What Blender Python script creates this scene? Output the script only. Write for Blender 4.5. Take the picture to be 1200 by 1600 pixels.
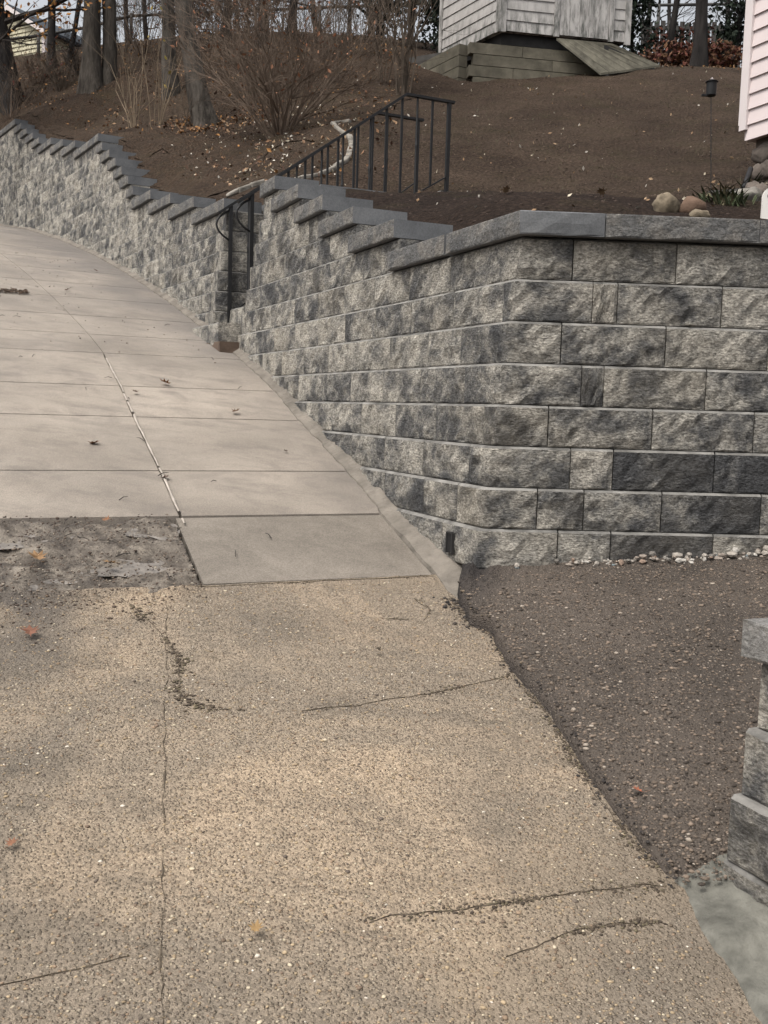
import bpy, math, random
import numpy as np
from mathutils import Vector, Matrix, noise as mnoise

random.seed(7); np.random.seed(7)
scene = bpy.context.scene
for o in list(bpy.data.objects): bpy.data.objects.remove(o)
col = scene.collection

# ------------------------------------------------------------------ camera
EYE = 0.576
F = 1600.0
PITCH = math.radians(5.7435); ROLL = math.radians(1.7184)
fwd = Vector((0, math.cos(PITCH), -math.sin(PITCH)))
r0 = Vector((1, 0, 0)); u0 = r0.cross(fwd)
cam_right = math.cos(ROLL) * r0 + math.sin(ROLL) * u0
cam_up = -math.sin(ROLL) * r0 + math.cos(ROLL) * u0
cd = bpy.data.cameras.new('camera'); cam = bpy.data.objects.new('camera', cd); col.objects.link(cam)
cd.sensor_fit = 'VERTICAL'; cd.sensor_height = 36.0; cd.sensor_width = 27.0; cd.lens = 36.0
cd.clip_start = 0.05; cd.clip_end = 2000
m = Matrix((cam_right, cam_up, -fwd)).transposed().to_4x4(); m.translation = (0, 0, EYE)
cam.matrix_world = m
scene.camera = cam
scene.render.resolution_x = 768; scene.render.resolution_y = 1024

# ------------------------------------------------------------------ world, sun, exposure
SUN_EL, SUN_AZ = math.radians(60), math.radians(224)     # azimuth clockwise from +Y, behind-left of the viewer
world = bpy.data.worlds.new('World'); scene.world = world; world.use_nodes = True
wn = world.node_tree.nodes; wl = world.node_tree.links
for n in list(wn): wn.remove(n)
sky = wn.new('ShaderNodeTexSky'); sky.sky_type = 'NISHITA'; sky.sun_disc = False
sky.sun_elevation = SUN_EL; sky.sun_rotation = SUN_AZ; sky.dust_density = 6.0; sky.air_density = 1.2; sky.ozone_density = 0.6
hs = wn.new('ShaderNodeHueSaturation'); hs.inputs['Saturation'].default_value = 0.22
bg = wn.new('ShaderNodeBackground'); bg.inputs['Strength'].default_value = 0.14
wo = wn.new('ShaderNodeOutputWorld')
wl.new(sky.outputs[0], hs.inputs['Color']); wl.new(hs.outputs[0], bg.inputs['Color']); wl.new(bg.outputs[0], wo.inputs['Surface'])
sd = bpy.data.lights.new('sun', 'SUN'); sd.energy = 1.3; sd.angle = math.radians(22); sd.color = (1.0, 0.95, 0.87)
sun = bpy.data.objects.new('sun', sd); col.objects.link(sun)
sv = Vector((math.sin(SUN_AZ) * math.cos(SUN_EL), math.cos(SUN_AZ) * math.cos(SUN_EL), math.sin(SUN_EL)))
sun.rotation_euler = sv.to_track_quat('Z', 'Y').to_euler()
vs = scene.view_settings
vs.view_transform = 'Standard'; vs.look = 'None'; vs.exposure = 0.62; vs.gamma = 1.0; vs.use_curve_mapping = False

# ------------------------------------------------------------------ helpers
def tag(o, label, cat, group=None, kind=None):
    o['label'] = label
    if cat: o['category'] = cat
    if group: o['group'] = group
    if kind: o['kind'] = kind
    return o

def empty(name, loc=(0, 0, 0)):
    o = bpy.data.objects.new(name, None); col.objects.link(o); o.location = loc; o.empty_display_size = 0.1
    return o

def mesh(name, verts, faces, mat=None, smooth=False):
    me = bpy.data.meshes.new(name)
    me.from_pydata([tuple(v) for v in verts], [], [tuple(f) for f in faces]); me.update()
    if mat: me.materials.append(mat)
    if smooth: me.polygons.foreach_set('use_smooth', [True] * len(me.polygons))
    return me

def inst(name, me, parent=None, loc=(0, 0, 0), rotz=0.0, scale=(1, 1, 1)):
    o = bpy.data.objects.new(name, me); col.objects.link(o)
    o.location = loc; o.rotation_euler = (0, 0, rotz); o.scale = scale
    if parent:
        o.parent = parent
        if parent.location.length > 0: o.matrix_parent_inverse = Matrix.Translation(parent.location).inverted()
    return o

def obj(name, verts, faces, mat, parent=None, smooth=False):
    return inst(name, mesh(name, verts, faces, mat, smooth), parent)

class MB:
    def __init__(self): self.v = []; self.f = []
    def add(self, vs, fs):
        b = len(self.v); self.v += [tuple(v) for v in vs]; self.f += [tuple(i + b for i in q) for q in fs]
    def box(self, c, ax, ay, az):
        c = Vector(c); ax = Vector(ax); ay = Vector(ay); az = Vector(az)   # half-extent vectors
        vs = [c + sx * ax + sy * ay + sz * az for sz in (-1, 1) for sy in (-1, 1) for sx in (-1, 1)]
        self.add(vs, [(0, 2, 3, 1), (4, 5, 7, 6), (0, 1, 5, 4), (2, 6, 7, 3), (0, 4, 6, 2), (1, 3, 7, 5)])
    def prism(self, poly, z0, z1):
        n = len(poly); vs = [(p[0], p[1], z0) for p in poly] + [(p[0], p[1], z1) for p in poly]
        self.add(vs, [tuple(range(n - 1, -1, -1)), tuple(range(n, 2 * n))] + [(i, (i + 1) % n, n + (i + 1) % n, n + i) for i in range(n)])
    def tube(self, pts, rads, n=6, cap=True):
        pts = [Vector(p) for p in pts]; b = len(self.v); k = len(pts)
        d = (pts[1] - pts[0]).normalized()
        a = d.orthogonal().normalized()
        for i, p in enumerate(pts):
            t = (pts[min(i + 1, k - 1)] - pts[max(i - 1, 0)])
            t = t.normalized() if t.length > 1e-9 else d
            a = (a - t * a.dot(t)); a = a.normalized() if a.length > 1e-6 else t.orthogonal().normalized()
            c = t.cross(a)
            for j in range(n):
                w = 2 * math.pi * j / n; q = p + (a * math.cos(w) + c * math.sin(w)) * rads[i]; self.v.append((q.x, q.y, q.z))
        for i in range(k - 1):
            for j in range(n):
                self.f.append((b + i * n + j, b + i * n + (j + 1) % n, b + (i + 1) * n + (j + 1) % n, b + (i + 1) * n + j))
        if cap:
            self.f.append(tuple(b + j for j in range(n - 1, -1, -1))); self.f.append(tuple(b + (k - 1) * n + j for j in range(n)))
    def build(self, name, mat, parent=None, smooth=False): return obj(name, self.v, self.f, mat, parent, smooth)

def fbm(x, y, z=0.0, o=4): return mnoise.fractal(Vector((x, y, z)), 1.0, 2.0, o)

def at(px, py, D):
    """a measured sight line of the photograph at D metres in front of the viewer"""
    d = fwd + cam_right * ((px - 600) / F) - cam_up * ((py - 800) / F)
    t = D / d.y
    return Vector((d.x * t, d.y * t, EYE + d.z * t))

# ------------------------------------------------------------------ materials
class G:
    def __init__(self, name, rough=0.9, spec=0.25):
        self.m = bpy.data.materials.new(name); self.m.use_nodes = True
        self.t = self.m.node_tree; self.n = self.t.nodes; self.l = self.t.links
        self.b = self.n['Principled BSDF']; self.b.inputs['Roughness'].default_value = rough
        self.b.inputs['Specular IOR Level'].default_value = spec
        self.tc = self.n.new('ShaderNodeTexCoord'); self.co = self.tc.outputs['Object']
    def link(self, a, b): self.l.new(a, b)
    def setin(self, sock, v):
        if hasattr(v, 'links') or isinstance(v, bpy.types.NodeSocket): self.l.new(v, sock)
        else: sock.default_value = v
    def mapping(self, scale=(1, 1, 1), rot=(0, 0, 0), co=None, loc=(0, 0, 0)):
        n = self.n.new('ShaderNodeMapping'); self.l.new(co or self.co, n.inputs['Vector'])
        n.inputs['Scale'].default_value = scale; n.inputs['Rotation'].default_value = rot; n.inputs['Location'].default_value = loc
        return n.outputs[0]
    def rand_offset(self, k=37.0):
        oi = self.n.new('ShaderNodeObjectInfo'); mu = self.n.new('ShaderNodeMath'); mu.operation = 'MULTIPLY'; mu.inputs[1].default_value = k
        self.l.new(oi.outputs['Random'], mu.inputs[0])
        ad = self.n.new('ShaderNodeVectorMath'); ad.operation = 'ADD'; self.l.new(self.co, ad.inputs[0]); self.l.new(mu.outputs[0], ad.inputs[1])
        self.co = ad.outputs[0]; return oi.outputs['Random']
    def noise(self, scale, detail=4, rough=0.55, dist=0.0, co=None):
        n = self.n.new('ShaderNodeTexNoise'); self.l.new(co or self.co, n.inputs['Vector'])
        n.inputs['Scale'].default_value = scale; n.inputs['Detail'].default_value = detail
        n.inputs['Roughness'].default_value = rough; n.inputs['Distortion'].default_value = dist
        return n.outputs['Fac']
    def voro(self, scale, out='Distance', feat='F1', co=None, rnd=1.0):
        n = self.n.new('ShaderNodeTexVoronoi'); self.l.new(co or self.co, n.inputs['Vector']); n.feature = feat
        n.inputs['Scale'].default_value = scale; n.inputs['Randomness'].default_value = rnd
        return n.outputs[out]
    def ramp(self, fac, stops, mode='LINEAR'):
        n = self.n.new('ShaderNodeValToRGB'); self.l.new(fac, n.inputs[0]); cr = n.color_ramp; cr.interpolation = mode
        while len(cr.elements) < len(stops): cr.elements.new(0.5)
        for e, (p, c) in zip(cr.elements, stops):
            e.position = p; e.color = (c, c, c, 1) if not hasattr(c, '__len__') else (c[0], c[1], c[2], 1)
        return n.outputs[0]
    def mix(self, fac, a, b, mode='MIX'):
        n = self.n.new('ShaderNodeMix'); n.data_type = 'RGBA'; n.blend_type = mode
        self.setin(n.inputs[0], fac)
        for s, v in ((n.inputs[6], a), (n.inputs[7], b)):
            if isinstance(v, bpy.types.NodeSocket): self.l.new(v, s)
            else: s.default_value = (v[0], v[1], v[2], 1)
        return n.outputs[2]
    def math(self, op, a, b=0.0, c=0.0):
        n = self.n.new('ShaderNodeMath'); n.operation = op
        for s, v in zip(n.inputs, (a, b, c)): self.setin(s, v)
        return n.outputs[0]
    def attr(self, name):
        n = self.n.new('ShaderNodeAttribute'); n.attribute_name = name; return n
    def bump(self, h, strength=0.5, dist=0.01, prev=None):
        n = self.n.new('ShaderNodeBump'); n.inputs['Strength'].default_value = strength; n.inputs['Distance'].default_value = dist
        self.l.new(h, n.inputs['Height'])
        if prev: self.l.new(prev, n.inputs['Normal'])
        return n.outputs[0]
    def out(self, color=None, normal=None, rough=None):
        if color is not None:
            if isinstance(color, bpy.types.NodeSocket): self.l.new(color, self.b.inputs['Base Color'])
            else: self.b.inputs['Base Color'].default_value = (*color[:3], 1)
        if normal is not None: self.l.new(normal, self.b.inputs['Normal'])
        if rough is not None: self.setin(self.b.inputs['Roughness'], rough)
        return self.m

def plain(name, c, rough=0.8, var=0.25, scale=8.0, bump=0.0, bscale=60, spec=0.25):
    g = G(name, rough, spec); r = g.rand_offset()
    n = g.noise(scale, 5, 0.6)
    a = tuple(x * (1 - var) for x in c); b = tuple(min(1, x * (1 + var)) for x in c)
    cc = g.ramp(n, [(0.3, a), (0.7, b)])
    nm = g.bump(g.noise(bscale, 4), bump, 0.01) if bump else None
    return g.out(cc, nm)

def m_block(name='split_face_concrete', shift=0.0):
    g = G(name, 0.92, 0.2); r = g.rand_offset(53.0)
    n1 = g.noise(6.5, 9, 0.70, 0.35, g.mapping((1.0, 1.0, 1.15), (0, 0.5, 0)))
    n2 = g.noise(2.6, 2, 0.5, 0.0)
    bias = g.math('MULTIPLY_ADD', r, 0.10, -0.040)
    k = g.math('ADD', g.math('MULTIPLY_ADD', n2, 0.35, -0.175 + shift), g.math('ADD', n1, bias))
    base = g.ramp(k, [(0.34, (0.078, 0.078, 0.080)), (0.44, (0.150, 0.146, 0.140)), (0.51, (0.275, 0.260, 0.233)), (0.63, (0.47, 0.436, 0.380))])
    sp = g.noise(85, 4, 0.75, 0.0, g.mapping((0.8, 1, 1.7)))
    base = g.mix(0.8, base, g.ramp(sp, [(0.34, 0.10), (0.5, 0.5), (0.68, 1.0)]), 'OVERLAY')
    br = g.noise(2.2, 3, 0.5)
    base = g.mix(g.ramp(br, [(0.5, 0.0), (0.75, 0.30)]), base, (0.16, 0.13, 0.085))
    h = g.math('ADD', g.noise(24, 7, 0.72, 0.0, g.mapping((0.8, 1, 1.4))), g.math('MULTIPLY', g.noise(95, 5, 0.75, 0.0, g.mapping((0.8, 1, 1.6))), 0.6))
    return g.out(base, g.bump(h, 1.0, 0.03))

def m_cap(name='cap_concrete', c0=(0.085, 0.088, 0.092), c1=(0.15, 0.152, 0.155), rock=False):
    g = G(name, 0.85, 0.25); r = g.rand_offset(31.0)
    n = g.noise(6, 5, 0.6, 0.3)
    base = g.ramp(n, [(0.3, c0), (0.7, c1)])
    sp = g.noise(140, 3, 0.7)
    base = g.mix(0.4, base, g.ramp(sp, [(0.3, 0.3), (0.7, 0.8)]), 'OVERLAY')
    if rock:
        p = g.noise(9, 6, 0.65, 0.5)
        base = g.mix(g.ramp(p, [(0.44, 0.0), (0.60, 0.9)]), base, (0.22, 0.205, 0.185))
        base = g.mix(0.7, base, g.ramp(g.noise(70, 4, 0.75, 0, g.mapping((0.7, 1, 1.6))), [(0.32, 0.15), (0.5, 0.5), (0.7, 0.95)]), 'OVERLAY')
        h = g.math('ADD', g.noise(45, 6, 0.7), g.math('MULTIPLY', g.noise(150, 4, 0.7), 0.4))
        return g.out(base, g.bump(h, 1.0, 0.022))
    return g.out(base, g.bump(g.noise(160, 4, 0.7), 0.35, 0.004))

def m_slab():
    g = G('broom_concrete', 0.8, 0.3); r = g.rand_offset(0.0)
    n = g.noise(1.1, 6, 0.6, 0.4)
    base = g.ramp(n, [(0.3, (0.200, 0.173, 0.145)), (0.5, (0.275, 0.238, 0.199)), (0.72, (0.345, 0.298, 0.249))])
    t = g.ramp(r, [(0.0, 0.44), (1.0, 0.54)])
    base = g.mix(0.5, base, t, 'OVERLAY')
    st = g.noise(3.0, 5, 0.65, 0.2, g.mapping((1.0, 3.0, 1), (0, 0, -0.42)))
    base = g.mix(g.ramp(st, [(0.50, 0.0), (0.72, 0.55)]), base, (0.14, 0.122, 0.106))
    sp = g.noise(220, 2, 0.7)
    base = g.mix(0.45, base, g.ramp(sp, [(0.3, 0.2), (0.7, 0.8)]), 'OVERLAY')
    pr = g.voro(46); base = g.mix(g.math('MULTIPLY', g.ramp(pr, [(0.04, 1.0), (0.11, 0.0)]), g.ramp(g.noise(3.5, 3), [(0.5, 0.0), (0.62, 0.8)])), base, (0.10, 0.085, 0.072))
    bl = g.noise(5.5, 7, 0.72, 0.6); base = g.mix(g.ramp(bl, [(0.50, 0.0), (0.66, 0.5)]), base, (0.165, 0.142, 0.124))
    at_ = g.attr('stain'); base = g.mix(at_.outputs['Fac'], base, (0.135, 0.122, 0.112))
    h = g.math('ADD', g.noise(120, 3, 0.6, 0, g.mapping((1, 6, 1), (0, 0, -0.42))), g.noise(30, 4, 0.6))
    return g.out(base, g.bump(h, 0.5, 0.006), g.ramp(g.noise(2.0, 4), [(0.35, 0.55), (0.65, 0.9)]))

def m_dark_slab():
    g = G('old_worn_concrete', 0.85, 0.25)
    n = g.noise(3.6, 8, 0.72, 0.5)
    base = g.ramp(n, [(0.3, (0.125, 0.109, 0.091)), (0.7, (0.215, 0.188, 0.158))])
    v = g.ramp(g.voro(260, 'Color'), [(0.2, 0.25), (0.8, 0.75)])
    base = g.mix(0.35, base, v, 'OVERLAY')
    return g.out(base, g.bump(g.noise(200, 3, 0.7), 0.4, 0.004))

def m_aggregate():
    g = G('exposed_aggregate', 0.85, 0.25)
    big = g.noise(0.9, 6, 0.65, 0.8)
    paste = g.ramp(big, [(0.34, (0.190, 0.160, 0.128)), (0.5, (0.265, 0.215, 0.162)), (0.64, (0.385, 0.298, 0.212))])
    vc = g.n.new('ShaderNodeTexVoronoi'); g.l.new(g.co, vc.inputs['Vector']); vc.inputs['Scale'].default_value = 120
    sep = g.n.new('ShaderNodeSeparateColor'); g.l.new(vc.outputs['Color'], sep.inputs[0])
    stone = g.ramp(sep.outputs[0], [(0.0, (0.09, 0.07, 0.055)), (0.25, (0.19, 0.148, 0.105)), (0.5, (0.285, 0.226, 0.16)), (0.75, (0.37, 0.30, 0.215)), (1.0, (0.48, 0.42, 0.335))])
    mask = g.ramp(vc.outputs['Distance'], [(0.25, 1.0), (0.45, 0.0)])
    base = g.mix(g.math('MULTIPLY', mask, 0.55), paste, stone)
    v2 = g.n.new('ShaderNodeTexVoronoi'); g.l.new(g.co, v2.inputs['Vector']); v2.inputs['Scale'].default_value = 210
    sep2 = g.n.new('ShaderNodeSeparateColor'); g.l.new(v2.outputs['Color'], sep2.inputs[0])
    base = g.mix(0.5, base, g.ramp(sep2.outputs[1], [(0.0, 0.22), (0.5, 0.55), (1.0, 0.85)]), 'OVERLAY')
    st = g.noise(2.2, 6, 0.68, 0.6, g.mapping((0.7, 1.3, 1)))
    base = g.mix(g.ramp(st, [(0.48, 0.0), (0.70, 0.55)]), base, (0.130, 0.110, 0.088))
    st2 = g.noise(9.0, 7, 0.75, 0.8, g.mapping((0.6, 1.6, 1))); base = g.mix(g.ramp(st2, [(0.54, 0.0), (0.70, 0.5)]), base, (0.105, 0.088, 0.068))
    pol = g.noise(0.8, 3, 0.5, 0.3, g.mapping((1, 1, 1), (0, 0, 0), None, (3.3, 1.7, 0))); base = g.mix(g.ramp(pol, [(0.5, 0.0), (0.66, 0.45)]), base, (0.34, 0.265, 0.185))
    wet = g.attr('wet'); base = g.mix(wet.outputs['Fac'], base, (0.10, 0.087, 0.076))
    h = g.math('ADD', g.math('MULTIPLY', mask, 0.8), g.noise(180, 4, 0.7))
    rough = g.math('MULTIPLY_ADD', wet.outputs['Fac'], -0.55, 0.88)
    return g.out(base, g.bump(h, 0.9, 0.009), rough)

def m_asphalt():
    g = G('brown_worn_asphalt', 0.88, 0.25)
    big = g.noise(1.6, 5, 0.6, 0.4)
    paste = g.ramp(big, [(0.3, (0.062, 0.052, 0.044)), (0.7, (0.125, 0.102, 0.084))])
    vc = g.n.new('ShaderNodeTexVoronoi'); g.l.new(g.co, vc.inputs['Vector']); vc.inputs['Scale'].default_value = 120
    sep = g.n.new('ShaderNodeSeparateColor'); g.l.new(vc.outputs['Color'], sep.inputs[0])
    stone = g.ramp(sep.outputs[0], [(0.0, (0.04, 0.034, 0.03)), (0.4, (0.115, 0.092, 0.075)), (0.75, (0.19, 0.153, 0.124)), (1.0, (0.29, 0.242, 0.20))])
    mask = g.ramp(vc.outputs['Distance'], [(0.25, 1.0), (0.5, 0.0)])
    base = g.mix(g.math('MULTIPLY', mask, 0.85), paste, stone)
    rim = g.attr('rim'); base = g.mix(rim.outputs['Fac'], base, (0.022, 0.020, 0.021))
    h = g.math('ADD', g.math('MULTIPLY', mask, 0.8), g.noise(150, 4, 0.7))
    h2 = g.math('ADD', h, g.math('MULTIPLY', g.noise(22, 6, 0.75), 1.3))
    return g.out(base, g.bump(h2, 0.9, 0.010))

def m_soil(name, a, b, leaf=0.0, scale=1.0):
    g = G(name, 0.97, 0.1)
    n = g.noise(0.9 * scale, 6, 0.65, 0.5)
    base = g.ramp(n, [(0.32, a), (0.68, b)])
    s = g.noise(38, 5, 0.72)
    base = g.mix(0.65, base, g.ramp(s, [(0.3, 0.12), (0.5, 0.48), (0.72, 0.9)]), 'OVERLAY')
    gr = g.noise(2.1, 4, 0.6)
    base = g.mix(g.ramp(gr, [(0.52, 0.0), (0.75, 0.4)]), base, (0.075, 0.066, 0.032))
    if leaf:
        v = g.n.new('ShaderNodeTexVoronoi'); g.l.new(g.co, v.inputs['Vector']); v.inputs['Scale'].default_value = 26
        sp = g.n.new('ShaderNodeSeparateColor'); g.l.new(v.outputs['Color'], sp.inputs[0])
        lc = g.ramp(sp.outputs[0], [(0.0, (0.06, 0.03, 0.02)), (0.5, (0.14, 0.065, 0.035)), (1.0, (0.24, 0.13, 0.07))])
        mk = g.math('MULTIPLY', g.ramp(sp.outputs[1], [(0.5, 0.0), (0.55, 1.0)], 'LINEAR'), leaf)
        base = g.mix(mk, base, lc)
    vd = g.voro(34); base = g.mix(0.5, base, g.ramp(vd, [(0.0, 0.7), (0.35, 0.5), (0.7, 0.22)]), 'OVERLAY')
    h = g.math('ADD', g.math('ADD', g.noise(24, 6, 0.7), g.math('MULTIPLY', vd, -0.7)), g.math('MULTIPLY', g.noise(90, 4, 0.7), 0.6))
    return g.out(base, g.bump(h, 1.0, 0.06))

def m_attrcol(name, rough=0.85):
    g = G(name, rough, 0.25); a = g.attr('tint')
    n = g.noise(60, 3, 0.6)
    c = g.mix(0.3, a.outputs['Color'], g.ramp(n, [(0.3, 0.25), (0.7, 0.75)]), 'OVERLAY')
    return g.out(c, g.bump(g.noise(150, 3), 0.3, 0.004))

def m_bark(name, a, b):
    g = G(name, 0.95, 0.1); g.rand_offset()
    n = g.noise(9, 6, 0.7, 0.3, g.mapping((1, 1, 0.22)))
    base = g.ramp(n, [(0.35, a), (0.65, b)])
    return g.out(base, g.bump(g.noise(22, 6, 0.75, 0.3, g.mapping((1, 1, 0.16))), 1.0, 0.05))

def m_shed():
    g = G('weathered_white_paint', 0.75, 0.25); r = g.rand_offset(9.0)
    base = g.ramp(g.noise(2.5, 5, 0.6), [(0.3, (0.36, 0.34, 0.325)), (0.7, (0.47, 0.45, 0.43))])
    mil = g.noise(5.0, 6, 0.7, 0.2, g.mapping((2.2, 2.2, 0.55)))
    a = g.attr('mildew')
    k = g.math('MULTIPLY', g.ramp(mil, [(0.42, 0.0), (0.6, 1.0)]), a.outputs['Fac'])
    base = g.mix(k, base, (0.075, 0.078, 0.07))
    return g.out(base, g.bump(g.noise(60, 4), 0.25, 0.004))

M = {}
M['block'] = m_block(); M['block_dark'] = m_block('dark_split_face_concrete', -0.17)
M['ledge'] = plain('pale_top_edge', (0.165, 0.158, 0.146), 0.9, 0.6, 9, 0.3, 90)  # own pale tone for the top front edge of each block
M['cap'] = m_cap(c0=(0.095, 0.098, 0.103), c1=(0.165, 0.168, 0.172)); M['cap_rock'] = m_cap('cap_split_face', (0.085, 0.086, 0.088), (0.16, 0.157, 0.152), True)
M['slab'] = m_slab(); M['dark_slab'] = m_dark_slab()
M['aggregate'] = m_aggregate(); M['asphalt'] = m_asphalt()
M['soil'] = m_soil('yard_soil', (0.062, 0.043, 0.032), (0.120, 0.086, 0.063))
M['mulch'] = m_soil('dark_mulch', (0.036, 0.025, 0.020), (0.070, 0.048, 0.037))
M['bed'] = m_soil('leafy_soil', (0.052, 0.037, 0.028), (0.118, 0.086, 0.062), 0.12)
M['mortar'] = plain('mortar', (0.155, 0.137, 0.116), 0.9, 0.35, 9, 0.8, 50)
M['pad'] = plain('grey_mortar', (0.125, 0.121, 0.104), 0.9, 0.55, 12, 1.0, 40)
M['caulk'] = plain('pale_joint_sealer', (0.34, 0.30, 0.26), 0.8, 0.25, 12, 0.3, 60)
M['dirt'] = plain('crack_dirt', (0.105, 0.084, 0.062), 0.97, 0.45, 30, 0.8, 90)
M['base'] = plain('packed_earth', (0.07, 0.058, 0.048), 0.95, 0.3, 2, 0.5, 30)
M['iron'] = plain('black_iron_paint', (0.009, 0.009, 0.010), 0.6, 0.3, 30, 0.2, 120, 0.4)
M['stone'] = m_attrcol('pebble_stone'); M['leaf'] = m_attrcol('dry_leaf', 0.75)
M['bark'] = m_bark('grey_bark', (0.034, 0.029, 0.025), (0.125, 0.110, 0.094))
M['bark_dark'] = m_bark('dark_bark', (0.020, 0.018, 0.018), (0.050, 0.045, 0.042))
M['twig'] = plain('twig_bark', (0.085, 0.066, 0.050), 0.9, 0.35, 5)
M['twig_olive'] = plain('olive_twig', (0.120, 0.088, 0.066), 0.9, 0.35, 5)
M['twig_pale'] = plain('pale_twig', (0.19, 0.145, 0.10), 0.9, 0.3, 5)
M['twig_dark'] = plain('dark_twig', (0.034, 0.029, 0.026), 0.9, 0.3, 5)
M['shed'] = m_shed()
M['shed_dark'] = plain('shed_underside', (0.03, 0.029, 0.028), 0.9)
M['timber'] = plain('mossy_timber', (0.120, 0.108, 0.082), 0.9, 0.35, 5, 0.6, 30)
M['ramp'] = plain('mossy_plank', (0.115, 0.106, 0.082), 0.9, 0.5, 6, 0.2, 40)
M['siding'] = plain('pale_pink_vinyl', (0.60, 0.52, 0.51), 0.5, 0.04, 3, 0.0)
M['trim'] = plain('white_trim', (0.62, 0.56, 0.55), 0.5, 0.05, 3)
M['tan_siding'] = plain('tan_siding', (0.50, 0.46, 0.33), 0.6, 0.06, 3)
M['roof'] = plain('dark_shingle', (0.045, 0.052, 0.062), 0.9, 0.3, 20, 0.4)
M['foundation'] = plain('foundation_stone', (0.12, 0.10, 0.085), 0.9, 0.4, 6, 0.7, 30)
M['ghost'] = plain('white_painted_wood', (0.70, 0.67, 0.63), 0.6, 0.04, 4)
M['black'] = plain('black_paint', (0.012, 0.012, 0.013), 0.6)
M['tan_rock'] = plain('tan_boulder', (0.17, 0.138, 0.098), 0.95, 0.6, 14, 0.6, 40)
M['brown_rock'] = plain('brown_boulder', (0.115, 0.074, 0.052), 0.9, 0.25, 6, 0.6, 40)
M['grey_rock'] = plain('grey_rock', (0.19, 0.176, 0.155), 0.9, 0.4, 8, 0.6, 40)
M['kerb_stone'] = plain('pale_edging_concrete', (0.20, 0.183, 0.158), 0.95, 0.45, 12, 0.6, 40)
M['fence_metal'] = plain('weathered_fence_pipe', (0.05, 0.048, 0.046), 0.7, 0.3, 9)
M['fence_wood'] = plain('grey_fence_wood', (0.075, 0.07, 0.065), 0.9, 0.3, 6)
M['window'] = plain('window_pane', (0.05, 0.055, 0.06), 0.15, 0.1, 3, 0, 10, 0.5)
def _puddle():
    g = G('wet_film', 0.12, 0.5); return g.out((0.085, 0.078, 0.072), g.bump(g.noise(25, 3), 0.08, 0.004), g.ramp(g.noise(14, 4), [(0.4, 0.06), (0.65, 0.4)]))
M['puddle'] = _puddle()
def _mud():
    g = G('wet_mud', 0.55, 0.35)
    n = g.noise(9, 6, 0.7, 0.4); base = g.ramp(n, [(0.3, (0.050, 0.041, 0.034)), (0.47, (0.115, 0.096, 0.078)), (0.64, (0.25, 0.215, 0.175))])
    return g.out(base, g.bump(g.math('ADD', g.noise(60, 6, 0.7), g.noise(160, 3)), 0.8, 0.012), g.ramp(g.noise(7, 4), [(0.4, 0.25), (0.65, 0.85)]))
M['mud'] = _mud()

# ------------------------------------------------------------------ street line and ground profile
P0 = np.array([0.348, 3.7334]); TH = math.radians(23.573)
H = 0.152; SB = 0.019; SBR = 0.0075
U = np.array([-math.sin(TH), math.cos(TH)]); NV = np.array([-math.cos(TH), -math.sin(TH)])   # NV points to the street
PHI = math.radians(3.1); W = np.array([math.cos(PHI), math.sin(PHI)]); MV = np.array([-math.sin(PHI), math.cos(PHI)])
def heading(s):
    return math.radians(23.573 + 3.43 * min(1, max(0, (s - 3.6))) + 13.0 * min(1, max(0, (s - 4.0) / 18.0)))
DS = 0.05; _pts = [P0.copy()]; _h = [heading(0)]
for i in range(700):
    a = heading(i * DS); _pts.append(_pts[-1] + DS * np.array([-math.sin(a), math.cos(a)])); _h.append(heading((i + 1) * DS))
_pts = np.array(_pts); _h = np.array(_h); _ss = np.arange(len(_pts)) * DS
def hd(s): return float(np.interp(s, _ss, _h))
def cp(s, t=0.0, z=0.0):
    if s < 0: p = P0 + U * s; a = TH
    else: p = np.array([np.interp(s, _ss, _pts[:, 0]), np.interp(s, _ss, _pts[:, 1])]); a = hd(s)
    return Vector((p[0] - math.cos(a) * t, p[1] - math.sin(a) * t, z))
_S = [-14, -8, -4, -2.5, -1.5, -.5, .17, .79, 1.29, 2.11, 2.65, 3.52, 4.5, 5.73, 6.9, 7.84, 8.86, 10.5, 12.35, 14.4, 18, 30]
_Z = [-3.1, -1.9, -1.02, -.69, -.45, -.2, -.04, .125, .28, .5, .67, .885, 1.12, 1.45, 1.75, 1.98, 2.22, 2.58, 2.95, 3.28, 3.8, 5.2]
_sf = np.arange(-14, 30, 0.02); _zf = np.interp(_sf, _S, _Z)
_k = np.ones(21) / 21; _zf = np.convolve(np.pad(_zf, 10, 'edge'), _k, 'valid')
def g(s): return float(np.interp(s, _sf, _zf))

# wall top tables
A_S = [0.0, 1.15, 1.72, 2.24, 2.73, 3.27]; A_END = 3.62
B_S = [4.5, 5.33, 6.08, 6.78, 7.46, 7.71, 8.02, 8.33, 8.65, 9.02, 9.25, 10.37, 11.03, 11.68, 12.40, 12.81, 13.21, 13.6, 14.0, 15.7]
def a_end(r): return 3.80 - 0.035 * (r - 6)
def top_A(s): return H * (8 + sum(1 for x in A_S[1:] if s >= x))
def top_B(s): return H * (12.46 + max(1, sum(1 for x in B_S[:-1] if s >= x)))

# ------------------------------------------------------------------ ground sheet under everything on the street side
vs_, fs_ = [], []
ss = list(np.arange(-14, 30, 0.5)); tt = [-14, -9, -5, -2.5, -1, 0, 0.6, 1.2, 2, 3, 5, 9, 16]
for s in ss:
    for t in tt: vs_.append(cp(s, t, g(s) - 0.07 - (0.12 if t < 0 else 0)))
for i in range(len(ss) - 1):
    for j in range(len(tt) - 1):
        a = i * len(tt) + j; fs_.append((a, a + 1, a + len(tt) + 1, a + len(tt)))
tag(obj('ground', vs_, fs_, M['base'], None, True), 'packed earth under the pavements', 'ground', kind='structure')

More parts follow.
